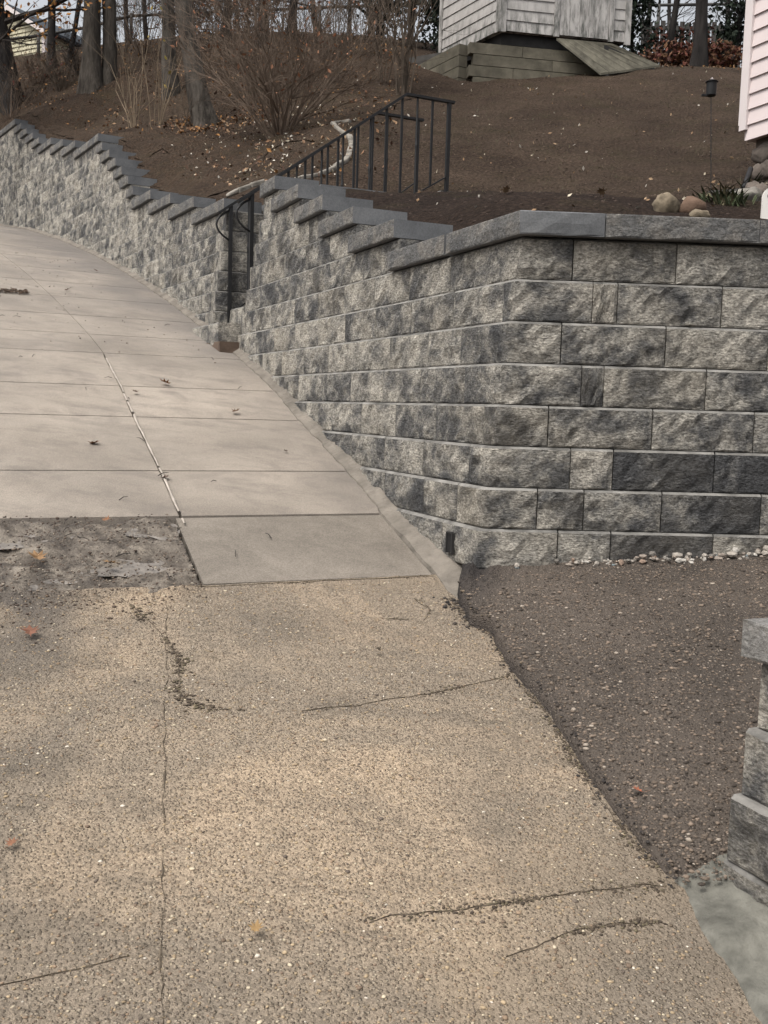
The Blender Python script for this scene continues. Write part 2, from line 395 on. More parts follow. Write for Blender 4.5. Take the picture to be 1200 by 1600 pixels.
# exposed aggregate pavement
E_S = [-6, -3, -1.9, -1.51, -1.23, -.82, -.59, -.31, -.26, 0, .2]; E_T = [1.1, .60, .41, .31, .28, .20, .18, .11, .15, .09, .08]
def edge(s): return float(np.interp(s, E_S, E_T))
ss = np.concatenate([np.arange(-6, -3, 0.1), np.arange(-3, 0.19, 0.02)])
nt = 150
vs_, fs_, wet = [], [], []
def agg_z(s, x, y): return g(s) - 0.012 + 0.006 * fbm(x * 2.2, y * 2.2, 3.1, 3) + 0.0025 * fbm(x * 14, y * 14, 1.1, 3)
for s in ss:
    e = edge(s) - 0.02
    for j in range(nt):
        w = j / (nt - 1); t = e + (3.2 - e) * (w ** 1.25)
        t = t + 0.012 * fbm(s * 9, 4.4, 0, 3) * (1 - min(1, w * 12))
        p = cp(s, t); p.z = agg_z(s, p.x, p.y)
        vs_.append(p)
        k = max(0, min(1, (t - 1.15) / 0.5)) * max(0, min(1, (s + 0.55) / 0.6)) * max(0, min(1, 0.6 + 1.6 * fbm(p.x * 3, p.y * 3, 9, 4)))
        wet.append(min(0.85, k))
for i in range(len(ss) - 1):
    for j in range(nt - 1):
        a = i * nt + j; fs_.append((a + nt, a + nt + 1, a + 1, a))
agg = obj('aggregate_pavement', vs_, fs_, M['aggregate'], None, True)
at_ = agg.data.attributes.new('wet', 'FLOAT', 'POINT'); at_.data.foreach_set('value', wet)
tag(agg, 'tan exposed aggregate pavement sloping down in the foreground', 'pavement', kind='structure')

# ------------------------------------------------------------------ sidewalk slabs
side = empty('sidewalk', cp(2.5, 1.0, g(2.5))); tag(side, 'steep beige concrete sidewalk climbing beside the block wall', 'sidewalk', kind='structure')
JS = [.17, .79, 1.29, 2.11, 2.65, 3.52, 4.15, 4.85, 5.6, 6.35, 7.15, 8.0, 8.9, 9.8, 10.8, 11.8, 12.9, 14.1, 15.4]
def inner(s): return 0.040 + 0.05 * math.exp(-max(0, s) / 0.5) - SB * max(0, g(s)) / H
def slab(s0, s1, t0f, t1f, mat, dz=0.0, stain=None, seed=0):
    ns, ntt = 7, 9; vs_, fs_, st = [], [], []
    for i in range(ns):
        s = s0 + (s1 - s0) * i / (ns - 1)
        for j in range(ntt):
            a, b = t0f(s), t1f(s); w = j / (ntt - 1); t = a + (b - a) * w
            eps = 0.005 if (i in (0, ns - 1) or j in (0, ntt - 1)) else 0
            p = cp(s, t, g(s) + dz - eps); vs_.append(p)
            k = 0.0
            if stain: k = stain(s, t, p)
            st.append(k)
    for i in range(ns - 1):
        for j in range(ntt - 1):
            a = i * ntt + j; fs_.append((a + ntt, a + ntt + 1, a + 1, a))
    ring = [j for j in range(ntt)] + [i * ntt + ntt - 1 for i in range(1, ns)] + [(ns - 1) * ntt + j for j in range(ntt - 2, -1, -1)] + [i * ntt for i in range(ns - 2, 0, -1)]
    b = len(vs_)
    for k in ring: p = vs_[k]; vs_.append(Vector((p.x, p.y, p.z - 0.07))); st.append(st[k])
    n = len(ring)
    for k in range(n): fs_.append((ring[k], ring[(k + 1) % n], b + (k + 1) % n, b + k))
    o = obj('slab', vs_, fs_, mat, side)
    if mat is M['slab']:
        at_ = o.data.attributes.new('stain', 'FLOAT', 'POINT'); at_.data.foreach_set('value', st)
    return o
def stain_r(s, t, p):
    k = max(0, 1 - t / 0.35) * 0.45 + max(0, min(1, (s - 3.2) / 2.0)) * max(0, 1 - t / 0.9) * 0.55 + max(0, min(1, (s - 3.0) / 3)) * 0.22
    return max(0, min(0.8, k * (0.75 + 0.7 * fbm(p.x * 2, p.y * 2, 2, 3))))
J = 0.006
def mid(s): return 0.948 - 0.030 * min(s, 3.5) + 0.012 * max(0, s - 3.5)
for k in range(len(JS) - 1):
    s0, s1 = JS[k] + J, JS[k + 1] - J
    if k == 0:
        slab(s0, s1, lambda s: inner(s) + 0.02, lambda s: 0.975 - 0.05 * (s - .2), M['dark_slab'], -0.004)
    else:
        slab(s0, s1, inner, lambda s: mid(s) - .0065, M['slab'], 0.0, stain_r)
        slab(s0, s1, lambda s: mid(s) + (.0065 if s < 3.45 else -.002), lambda s: 2.25, M['slab'], 0.0, stain_r)
# pale sealer bead along the middle joint
mb = MB()
for k in range(140):
    s = 0.70 + k * 0.024
    if s > 3.3: break
    w = 0.0058 * (1 + 0.6 * fbm(s * 8, 1.7, 0, 2)); 
    if fbm(s * 11, 8.2, 0, 2) > 0.42: continue
    t = 0.948 - 0.030 * s + 0.004 * fbm(s * 5, 3.3, 0, 2)
    a = cp(s, t - w, g(s) + 0.003); b = cp(s, t + w, g(s) + 0.003); c = cp(s + 0.025, t + w, g(s + .025) + 0.003); d = cp(s + 0.025, t - w, g(s + .025) + 0.003)
    up_ = Vector((0, 0, 0.004)); m1 = (a + b) / 2 + up_; m2 = (c + d) / 2 + up_
    mb.add([a, m1, b, c, m2, d], [(0, 1, 4, 5), (1, 2, 3, 4)])
mb.build('joint_sealer', M['caulk'], side)

# mortar fillet between the slabs and the wall
vs_, fs_ = [], []
sl = np.arange(-0.10, 15.4, 0.03)
for i, s in enumerate(sl):
    n1 = fbm(s * 9, 0.3, 0, 4); wb = -SB * max(0, g(s)) / H
    fade = max(0.0, min(1.0, (s + 0.10) / 0.25))
    to = max(inner(s) + 0.010 + 0.012 * n1, wb + 0.02)
    zo = g(s) + 0.004 if s > 0.17 else g(s) - 0.006
    zi = zo + (0.030 + 0.014 * fbm(s * 7, 7, 0, 3)) * fade; 
    if s < 0.5: zi = max(zi, min(zo + 0.035, 0.012) * fade + zo * (1 - fade))
    for t, z in ((wb - 0.10, zi + 0.006), (wb + 0.004, zi), (wb + 0.4 * (to - wb), zi * .45 + zo * .55 + 0.004), (to, zo), (to + 0.006, zo - 0.03)):
        vs_.append(cp(s, t, z + (0.002 * fbm(s * 30, t * 30, 0, 2))))
for i in range(len(sl) - 1):
    for j in range(4):
        a = i * 5 + j; fs_.append((a, a + 1, a + 6, a + 5))
tag(obj('mortar_fillet', vs_, fs_, M['mortar'], None), 'narrow mortar strip along the foot of the street wall', 'mortar strip', kind='structure')

# mud patch where a slab has broken out
vs_, fs_ = [], []
n1, n2 = 70, 110
for i in range(n1):
    for j in range(n2):
        t_ = 1.5 * j / (n2 - 1); lo = 0.06 + 0.16 * fbm(t_ * 2.3, 1.9, 0, 4); s = lo + (0.785 - lo) * i / (n1 - 1); t = 0.96 + t_ + 0.05 * (1 - i / (n1 - 1)) * (1 if j == 0 else 0)
        p = cp(s, t)
        z = g(s) - 0.02 + 0.026 * fbm(p.x * 6, p.y * 6, 5, 4) + 0.010 * fbm(p.x * 30, p.y * 30, 5, 3)
        if 0.46 < s < 0.76: z += 0.014
        if i < 14: z = min(z, z * (i / 14) + (g(s) - 0.022) * (1 - i / 14))
        p.z = z; vs_.append(p)
for i in range(n1 - 1):
    for j in range(n2 - 1):
        a = i * n2 + j; fs_.append((a + n2, a + n2 + 1, a + 1, a))
tag(obj('mud_patch', vs_, fs_, M['mud'], None, True), 'dark wet mud and grit where a sidewalk slab is missing', 'mud', kind='structure')
def flat_blob(name, s, t, rs, rt, dz, mat, label, seed):
    vs_ = []; n = 30
    for k in range(n):
        a = 2 * math.pi * k / n; r = 1 + 0.5 * fbm(math.cos(a) * 1.3, math.sin(a) * 1.3, seed, 3)
        s2, t2 = s + rs * r * math.sin(a), t + rt * r * math.cos(a); vs_.append(cp(s2, t2, g(s2) + dz))
    tag(obj(name, vs_, [tuple(range(n))], mat), label, 'concrete patch', kind='structure')
M['sheen'] = plain('painted_puddle_sheen', (0.19, 0.17, 0.15), 0.25, 0.45, 16, 0.3, 60, 0.4)  # puddles in the mud: their sky shine is put into a pale colour
def sheen(s, t, rs, rt, dz, label, seed): flat_blob('puddle_patch', s, t, rs, rt, dz, M['sheen'], label, seed)
sheen(0.60, 1.62, 0.08, 0.26, -0.008, 'pale painted puddle remnant in the mud below the left slabs', 3)
sheen(0.36, 1.20, 0.07, 0.17, -0.021, 'pale painted puddle remnant in the mud beside the dark slab', 5)
sheen(0.66, 1.05, 0.09, 0.11, -0.007, 'pale painted puddle sheen in the mud under the joint sealer', 8)
sheen(0.26, 1.62, 0.05, 0.2, -0.024, 'thin pale painted puddle remnant at the lower edge of the mud', 11)

# dirt filled cracks of the aggregate
def ribbon(mb, pts, w, seed, dz=0.003):
    P = []
    for k in range(len(pts) - 1):
        (s0, t0), (s1, t1) = pts[k], pts[k + 1]; n = max(2, int(math.hypot(s1 - s0, t1 - t0) / 0.012))
        for q in range(n): P.append((s0 + (s1 - s0) * q / n, t0 + (t1 - t0) * q / n))
    P.append(pts[-1]); b = len(mb.v)
    for k, (s, t) in enumerate(P):
        s += 0.012 * fbm(k * 0.09, seed, 0, 3); t += 0.012 * fbm(k * 0.09, seed + 5, 0, 3)
        k2 = min(k + 1, len(P) - 1); k1 = max(0, k - 1); d = Vector((P[k2][0] - P[k1][0], P[k2][1] - P[k1][1])).normalized()
        ww = w * 0.55 * max(0.0, 0.12 + 1.7 * fbm(k * 0.21, seed + 9, 0, 3)) * min(1, k / 4, (len(P) - 1 - k) / 4)
        for sg in (-1, 0, 1):
            s2, t2 = s - d.y * ww * sg, t + d.x * ww * sg; p = cp(s2, t2); p.z = agg_z(s2, p.x, p.y) + (0.0005 if sg else dz); mb.v.append(tuple(p))
    for k in range(len(P) - 1):
        a = b + 3 * k; mb.f += [(a, a + 1, a + 4, a + 3), (a + 1, a + 2, a + 5, a + 4)]
def crack(pts, w, seed, dens=1.0):
    rg = np.random.RandomState(seed); P, R_, C = [], [], []
    for (s0, t0), (s1, t1) in zip(pts[:-1], pts[1:]):
        L = math.hypot(s1 - s0, t1 - t0); n_ = int(L * 620 * dens * (0.4 + w * 60))
        for k in range(n_):
            q = rg.rand(); lv = fbm((s0 + (s1 - s0) * q) * 7, (t0 + (t1 - t0) * q) * 7, seed, 3)
            if rg.rand() > 0.35 + 1.8 * lv: continue
            ws = w * (0.35 + 1.6 * max(0, lv)); ws *= (2.2 if rg.rand() < .25 else .7); s = s0 + (s1 - s0) * q + rg.randn() * ws + .015 * fbm(q * 6 + s0, seed, 0, 2); t = t0 + (t1 - t0) * q + rg.randn() * ws + .015 * fbm(q * 6 + t0, seed + 3, 0, 2)
            p = cp(s, t); r = rg.uniform(.0012, .0042) * (0.6 + min(1, w * 60)); P.append((p.x, p.y, agg_z(s, p.x, p.y) + r * .2)); R_.append(r)
            C.append(np.array([(.075, .058, .042), (.11, .086, .062), (.055, .043, .033), (.12, .10, .065)][rg.randint(4)]))
    mbk = MB(); ribbon(mbk, pts, max(.0022, w * .4), seed); mbk.build('crack_line', M['dirt'], agg)
    o = stones('crack', P, np.array(R_), np.array(C), M['stone'], .5); o.parent = agg; o['kind'] = 'stuff'; return o
# ------------------------------------------------------------------ brown asphalt driveway
def drive_z(x, y): return 0.004 + 0.06 * (x - 0.348) + 0.305 * (y - 3.733) + 0.009 * fbm(x * 1.7, y * 1.7, 4, 3) + 0.006 * fbm(x * 11, y * 11, 4, 4)
left = []
for s in np.linspace(-1.56, -0.02, 110):
    n = (0.008 + 0.022 * max(0, min(1, (s + 0.75) / 0.4))) * fbm(s * 7, 2.2, 0, 4); left.append(cp(s, edge(s) - 0.005 + n))
LF, LN = P0 + U * 0.0 + NV * 0.06, None
vs_, fs_, rim = [], [], []
nb = 90
far_l = Vector((P0[0] - 0.02, P0[1] + 0.16, 0)); far_r = Vector((*(P0 + W * 7 + MV * 0.16), 0))
near_l = left[0]; near_r = near_l + Vector((6.5, 0.5, 0))
left = left + [left[-1].lerp(far_l, k / 6) for k in range(1, 7)]
na = len(left)
for i, L_ in enumerate(left):
    a = i / (na - 1); R_ = near_r.lerp(far_r, a)
    p = L_.copy(); zz = drive_z(p.x, p.y)
    vs_.append(Vector((p.x - 0.008, p.y, zz - 0.10))); rim.append(1.0)
    for j in range(nb):
        w = (j / (nb - 1)) ** 2.0; q = L_.lerp(R_, w)
        d = (q - L_).length
        z = drive_z(q.x, q.y)
        up_far = max(0, min(1, (a - 0.80) / 0.2))
        if d < 0.09: z -= 0.02 * (1 - d / 0.09) ** 2
        if i < 6: z -= 0.05 * (1 - i / 6)
        z += 0.055 * up_far * max(0, 1 - d / 0.24) * (0.25 + fbm(q.x * 15, q.y * 15, 3, 4))
        q.z = z; vs_.append(q)
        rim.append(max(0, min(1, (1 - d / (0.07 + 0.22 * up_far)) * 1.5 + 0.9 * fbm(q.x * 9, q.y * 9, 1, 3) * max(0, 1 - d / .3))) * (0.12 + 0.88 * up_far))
nb += 1
for i in range(na - 1):
    for j in range(nb - 1):
        a = i * nb + j; fs_.append((a, a + 1, a + nb + 1, a + nb))
drv = obj('driveway', vs_, fs_, M['asphalt'], None, True)
at_ = drv.data.attributes.new('rim', 'FLOAT', 'POINT'); at_.data.foreach_set('value', rim)
tag(drv, 'dark brown worn asphalt driveway between the two block walls', 'driveway', kind='structure')

# smooth mortar pad at the foot of the near wall
vs_, fs_ = [], []
sl = np.linspace(-3.0, -1.515, 110)
for s in sl:
    e = edge(s) + 0.012 * fbm(s * 8, 6, 0, 3)
    for j in range(12):
        w = j / 11; t = e + 0.015 - (0.40) * w
        p = cp(s, t); lift = -0.012 + 0.055 * min(1, w * 2.2) ** 1.2
        p.z = g(s) + lift - (0.03 if j == 0 else 0) + 0.016 * fbm(p.x * 9, p.y * 9, 8, 5); vs_.append(p)
for i in range(len(sl) - 1):
    for j in range(11):
        a = i * 12 + j; fs_.append((a, a + 1, a + 13, a + 12))
tag(obj('mortar_pad', vs_, fs_, M['pad'], None, True), 'rough grey mortar at the foot of the near wall', 'mortar', kind='structure')

# loose and embedded stones ------------------------------------------------
def ico():
    t = (1 + 5 ** .5) / 2
    v = np.array([(-1, t, 0), (1, t, 0), (-1, -t, 0), (1, -t, 0), (0, -1, t), (0, 1, t), (0, -1, -t), (0, 1, -t), (t, 0, -1), (t, 0, 1), (-t, 0, -1), (-t, 0, 1)], float)
    v /= np.linalg.norm(v[0])
    f = np.array([(0, 11, 5), (0, 5, 1), (0, 1, 7), (0, 7, 10), (0, 10, 11), (1, 5, 9), (5, 11, 4), (11, 10, 2), (10, 7, 6), (7, 1, 8), (3, 9, 4), (3, 4, 2), (3, 2, 6), (3, 6, 8), (3, 8, 9), (4, 9, 5), (2, 4, 11), (6, 2, 10), (8, 6, 7), (9, 8, 1)])
    return v, f
IV, IF = ico()
def stones(name, P, R, C, mat, flat=0.55, smooth=True):
    n = len(P); rng = np.random.RandomState(len(P))
    ang = rng.rand(n) * 6.283; ca, sa = np.cos(ang), np.sin(ang)
    sc = np.stack([R * rng.uniform(.7, 1.35, n), R * rng.uniform(.6, 1.1, n), R * flat * rng.uniform(.7, 1.2, n)], 1)
    V = IV[None] * (1 + 0.28 * (rng.rand(n, 12, 1) - .5)) * sc[:, None, :]
    X = V[..., 0] * ca[:, None] - V[..., 1] * sa[:, None]; Y = V[..., 0] * sa[:, None] + V[..., 1] * ca[:, None]
    V = np.stack([X, Y, V[..., 2]], -1) + np.asarray(P)[:, None, :]
    Fc = (IF[None] + (np.arange(n) * 12)[:, None, None]).reshape(-1, 3)
    me = bpy.data.meshes.new(name); me.from_pydata(V.reshape(-1, 3).tolist(), [], Fc.tolist()); me.update(); me.materials.append(mat)
    ca_ = me.color_attributes.new('tint', 'FLOAT_COLOR', 'POINT')
    cc = np.repeat(np.concatenate([np.asarray(C), np.ones((n, 1))], 1), 12, 0); ca_.data.foreach_set('color', cc.reshape(-1))
    if smooth: me.polygons.foreach_set('use_smooth', [True] * len(me.polygons))
    return inst(name, me)
crack([(.10, 1.27), (-.12, 1.2), (-.35, 1.17), (-.52, 1.22), (-.60, 1.19), (-.64, 1.11)], .016, 1)
mbk = MB()
for q in range(4): ribbon(mbk, [(.05 - .6 * q, 1.13 + .125 * q), (-.52 - .6 * q, 1.245 + .125 * q)], .0060, 50 + q)
mbk.build('pavement_joint', M['dirt'], agg)
crack([(-.60, .20), (-.63, .33), (-.66, .52)], .011, 3)
crack([(-.66, .52), (-.68, .9)], .003, 4, .6)
crack([(-1.53, .33), (-1.50, .5), (-1.49, .75), (-1.47, 1.03)], .010, 5)
crack([(-1.45, 1.5), (-1.48, 2.1)], .003, 6, .6)
crack([(-1.62, .42), (-1.60, .60), (-1.63, .80)], .013, 7)
crack([(-.02, .26), (-.12, .24), (-.20, .31)], .006, 8)
crack([(-.16, .42), (-.19, .36)], .007, 9)
crack([(-.02, .12), (-.2, .15), (-.3, .11), (-.6, .19), (-.82, .205), (-1.2, .285), (-1.5, .32)], .012, 10)
crack([(.16, .10), (.165, .5), (.16, 1.0)], .006, 12)

rng = np.random.RandomState(3)
pal = np.array([(.30, .23, .15), (.22, .16, .11), (.15, .11, .08), (.40, .34, .25), (.50, .45, .38), (.10, .08, .065), (.26, .20, .13)])
P, R, C = [], [], []
while len(P) < 15000:
    s = rng.uniform(-2.3, .14); e = edge(s); t = e + 0.02 + (2.3 - e) * rng.rand()
    p = cp(s, t); r = rng.choice([.0022, .0032, .0042, .0062], p=[.44, .36, .165, .035])
    if fbm(p.x * 2.5, p.y * 2.5, 6, 3) < -0.25 and rng.rand() < .6: continue
    P.append((p.x, p.y, agg_z(s, p.x, p.y) + r * 0.05)); R.append(r); C.append(1.15 * pal[rng.choice(7, p=[.25, .22, .17, .13, .025, .085, .12])] * rng.uniform(.8, 1.15))
o = stones('aggregate_stones', P, np.array(R), np.array(C), M['stone']); o.parent = agg; o['kind'] = 'stuff'
P, R, C = [], [], []
for k in range(15000):
    a = rng.rand(); ai = a * (na - 8); L_ = left[int(ai)].lerp(left[int(ai) + 1], ai % 1); Rr = near_r.lerp(far_r, a); q = L_.lerp(Rr, rng.rand() ** 1.2 * 0.22 + 0.002)
    r = rng.choice([.0025, .0038, .0055, .008], p=[.44, .36, .16, .04])
    dl = (q - L_).length; P.append((q.x, q.y, drive_z(q.x, q.y) + r * 0.1 - (0.02 * (1 - dl / .09) ** 2 if dl < .09 else 0))); R.append(r)
    C.append(np.array([(.125, .098, .077), (.20, .155, .120), (.05, .041, .034), (.30, .255, .21)][rng.choice(4, p=[.45, .27, .23, .05])]))
o = stones('asphalt_stones', P, np.array(R), np.array(C), M['stone']); o.parent = drv; o['kind'] = 'stuff'
P, R, C = [], [], []
for k in range(1500):
    ai = (na - 8) * rng.rand(); L_ = left[int(ai)].lerp(left[int(ai) + 1], ai % 1); up_f = max(0, min(1, (ai / na - .7) / .3)); r = rng.uniform(.002, .006) * (1 + 1.3 * up_f * rng.rand()); o_ = rng.randn() * (.016 + .02 * up_f)
    if rng.rand() > .25 + up_f: continue
    x, y = L_.x + o_, L_.y + o_ * .3; s_ = float((np.array([x, y]) - P0) @ U); z = agg_z(s_, x, y) if o_ < 0 else drive_z(x, y) - .015
    P.append((x, y, z + r * .3)); R.append(r); C.append(np.array([(.035, .031, .029), (.06, .05, .043), (.10, .08, .06), (.16, .125, .09)][rng.choice(4, p=[.35, .3, .25, .1])]))
o = stones('asphalt_crumbs', P, np.array(R), np.array(C), M['stone'], .7, False); o.parent = drv; o['kind'] = 'stuff'
# white gravel at the foot of the right-hand wall
P, R, C = [], [], []
for k in range(330):
    d = 0.10 + 1.9 * rng.rand() ** 0.8; off = -0.006 - 0.045 * rng.rand() ** 2 * min(1, d / .4); r = rng.uniform(.004, .015) * (1.3 if rng.rand() < .25 else .8)
    q = P0 + W * d + MV * off
    if d < .35 and rng.rand() < .6: continue
    P.append((q[0], q[1], drive_z(q[0], q[1]) + r * .4 + (0.010 if rng.rand() < .3 else 0))); R.append(r)
    C.append(np.array([(.30, .27, .235), (.23, .195, .165), (.38, .355, .32), (.15, .137, .122), (.24, .175, .135), (.17, .195, .20)][rng.choice(6, p=[.3, .25, .18, .12, .1, .05])]))
tag(stones('gravel', P, np.array(R), np.array(C), M['stone'], .75, False), 'pale gravel strip along the foot of the wall by the driveway', 'gravel', kind='stuff')
# a few loose pale stones on the driveway and pavement
P, R, C = [], [], []
for (px, py, D) in [(940, 1118, 2.83), (1006, 1105, 2.86), (1110, 1224, 2.55), (905, 1450, 2.0), (800, 905, 3.6), (1075, 905, 3.6), (985, 893, 3.66), (580, 918, 3.6), (555, 1405, 2.0), (700, 1410, 2.0)]:
    q = at(px, py, D); q.z += 0.002; P.append(tuple(q)); R.append(rng.uniform(.007, .011)); C.append(np.array((.5, .46, .41)))

# ------------------------------------------------------------------ block geometry
BL = 0.406
def rock_grid(name, path, nrm, h, depth, mat, seed, nz=5, amp=0.013, back=None, ch=(0.012, 0.009)):
    """closed block whose split face follows a plan path; path points and outward normals in 2D"""
    n = len(path); V, Fc = [], []
    zs = [0.0, 0.006] + [h * (k - 1) / (nz - 2) for k in range(2, nz - 1)] + [h - ch[1], h]; nz = len(zs)
    for k in range(nz):
        z = zs[k]
        for i, (p, q) in enumerate(zip(path, nrm)):
            d = 0.002 + amp * fbm(i * 0.75 + seed * 7.7, k * 1.2 + seed, seed * 1.3, 4)
            if i in (0, n - 1): d = -0.004
            elif k in (1, nz - 2): d = d * 0.5 - 0.001
            if k == 0: d = -0.003
            if k == nz - 1: d = -ch[0]
            V.append((p[0] + q[0] * d, p[1] + q[1] * d, z))
    for k in range(nz - 1):
        for i in range(n - 1):
            a = k * n + i; Fc.append((a, a + 1, a + n + 1, a + n))
    bk = back or [(p[0] - q[0] * depth, p[1] - q[1] * depth) for p, q in zip(path, nrm)]
    b = len(V); m_ = len(bk)
    V += [(p[0], p[1], 0) for p in bk] + [(p[0], p[1], h) for p in bk]
    top = [(nz - 1) * n + i for i in range(n)]; bot = list(range(n))
    Fc.append(tuple(top) + tuple(b + m_ + i for i in range(m_ - 1, -1, -1)))
    Fc.append(tuple(reversed(bot)) + tuple(b + i for i in range(m_)))
    Fc.append(tuple(k * n for k in range(nz - 1, -1, -1)) + (b, b + m_))
    Fc.append(tuple(k * n + n - 1 for k in range(nz)) + (b + m_ + m_ - 1, b + m_ - 1))
    for i in range(m_ - 1): Fc.append((b + i + 1, b + i, b + m_ + i, b + m_ + i + 1))
    me = mesh(name, V, Fc, mat)
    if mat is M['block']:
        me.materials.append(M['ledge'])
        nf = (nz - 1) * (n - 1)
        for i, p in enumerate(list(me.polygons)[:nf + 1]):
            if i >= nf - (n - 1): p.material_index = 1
    return me
def straight_block(L, seed, h=H - 0.003, depth=0.26, mat=None, nx=14, nz=6, amp=0.012):
    xs = np.linspace(-L / 2 + .0025, L / 2 - .0025, nx)
    return rock_grid('block', [(x, 0) for x in xs], [(0, -1)] * nx, h, depth, mat or M['block'], seed, nz, amp)
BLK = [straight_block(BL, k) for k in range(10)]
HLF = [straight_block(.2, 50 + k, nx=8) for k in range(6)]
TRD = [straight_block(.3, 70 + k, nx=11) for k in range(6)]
def pick(L):
    if L < .25: return HLF[rb.randrange(6)], L / .2
    if L < .35: return TRD[rb.randrange(6)], L / .3
    return BLK[rb.randrange(10)], L / BL
rb = random.Random(5)
def place(me, parent, s, t, z, name='block', sx=1.0, h=None):
    p = cp(s, t, z); return inst(name, me, parent, p, (h if h is not None else hd(s) if s > 0 else TH) + math.pi * 0.5 + math.pi, (sx, 1, 1))
# local +x of a block must run along the wall with local -y facing the street:
# heading h (left of +Y): direction u=(-sin h, cos h); -y local must be NV=(-cos h,-sin h) -> rotate so x = -u
def wall_rot(s): return (hd(s) if s > 0 else TH) - math.pi / 2
def put(parent, me, s, t, z, L=None, name='block', base=BL):
    k = 1.0
    if L and name == 'block': me, k = pick(L)
    return inst(name, me, parent, cp(s, t, z), wall_rot(s), (k, 1, 1))

# ---- corner wall: street run A and right-hand run
wall = empty('retaining_wall', (P0[0], P0[1], 0))
tag(wall, 'grey block retaining wall with the corner, between the driveway and the stairs', 'retaining wall')
def corner_pt(r):
    # street face moved inward SB*r, right face inward SBR*r
    a = P0 - NV * SB * r; b = P0 + MV * SBR * r
    A_ = np.array([[U[0], -W[0]], [U[1], -W[1]]]); k = np.linalg.solve(A_, b - a); return a + U * k[0]
def corner_block(r, a, b, name='block'):
    c = corner_pt(r); path, nr = [], []
    na_ = max(3, int(a / 0.031)); nb_ = max(3, int(b / 0.031))
    for k in range(na_): w = 1 - k / na_; path.append(c + U * (a - .0025) * w); nr.append(NV)
    bis = NV - MV; bis = bis / np.linalg.norm(bis); path.append(c - bis * 0.004); nr.append(bis)
    for k in range(1, nb_ + 1): path.append(c + W * (b - .0025) * k / nb_); nr.append(-MV)
    ic = c - NV * 0.2 + MV * 0.2
    back = [path[0] - NV * 0.24, c - NV * 0.24 + MV * .2, path[-1] + MV * 0.24]
    o = inst(name, rock_grid('block', path, nr, H - 0.003, 0.24, M['block'], r + 20, 6, 0.012, back), wall, (0, 0, r * H))
    return o
# rows counted from the bottom (0) to the top (7); joints along the right wall measured from the corner
cpx = [755, 765, 772, 782, 792, 802, 812, 822]
RJ = [[882, 967, 1132], [850, 924, 1049, 1210], [900, 968, 1131], [865, 1031, 1195], [918, 953, 1117], [886, 1052, 1217], [936, 975, 1142], [905, 1069, 1233]]
DARK = {(2, round((968 - 772) / 428, 2)), (2, round((1131 - 772) / 428, 2)), (0, round((967 - 755) / 428, 2)), (1, round((1049 - 765) / 428, 2))}
AJ = [.30, .22, .17, .10, .30, .38, .09, .27]
for r in range(8):
    d = [(x - cpx[r]) / 428.0 for x in RJ[r]]
    corner_block(r, AJ[r], d[0]); c = corner_pt(r)
    while d[-1] < 3.0: d.append(d[-1] + 0.388)
    for x0, x1 in zip(d[:-1], d[1:]):
        q = c + W * (x0 + x1) / 2
        bm_, kx = pick(x1 - x0); o = inst('block', bm_, wall, (q[0], q[1], r * H), PHI, (kx, 1, 1))
        if (r, round(x0, 2)) in DARK or (r in (0, 2) and x0 > 1.2): o.material_slots[0].link = 'OBJECT'; o.material_slots[0].material = M['block_dark']
for r in range(13):
    s0 = AJ[r] if r < 8 else A_S[r - 7]
    e = a_end(r); z = r * H; s = s0
    first = True
    while s < e - 0.02:
        L = BL
        if first and r >= 8: L = rb.choice([.2, .3, .406])
        if first and r < 8: L = rb.choice([.406, .406, .3])
        first = False
        if e - (s + L) < 0.12: L = e - s
        if z + H > g(s) - 0.03:
            put(wall, BLK[rb.randrange(10)], s + L / 2, -SB * r, z, L)
        s += L
# end faces of run A at the stairs, and the cheek wall into the yard
for r in range(5, 13):
    base = cp(a_end(r), -SB * r, r * H); x = 0.0; dirv = Vector((math.cos(hd(3.6)), math.sin(hd(3.6)), 0))
    k = 0
    while x < 1.25:
        L = 0.3 if (r + k) % 2 else BL
        q = base + dirv * (x + L / 2) + Vector((U[0], U[1], 0)) * 0.004
        if x > 0.0 or True: inst('block', BLK[rb.randrange(10)], wall, q, hd(3.6) + math.pi, (L / BL, 0.45, 1))
        x += L; k += 1
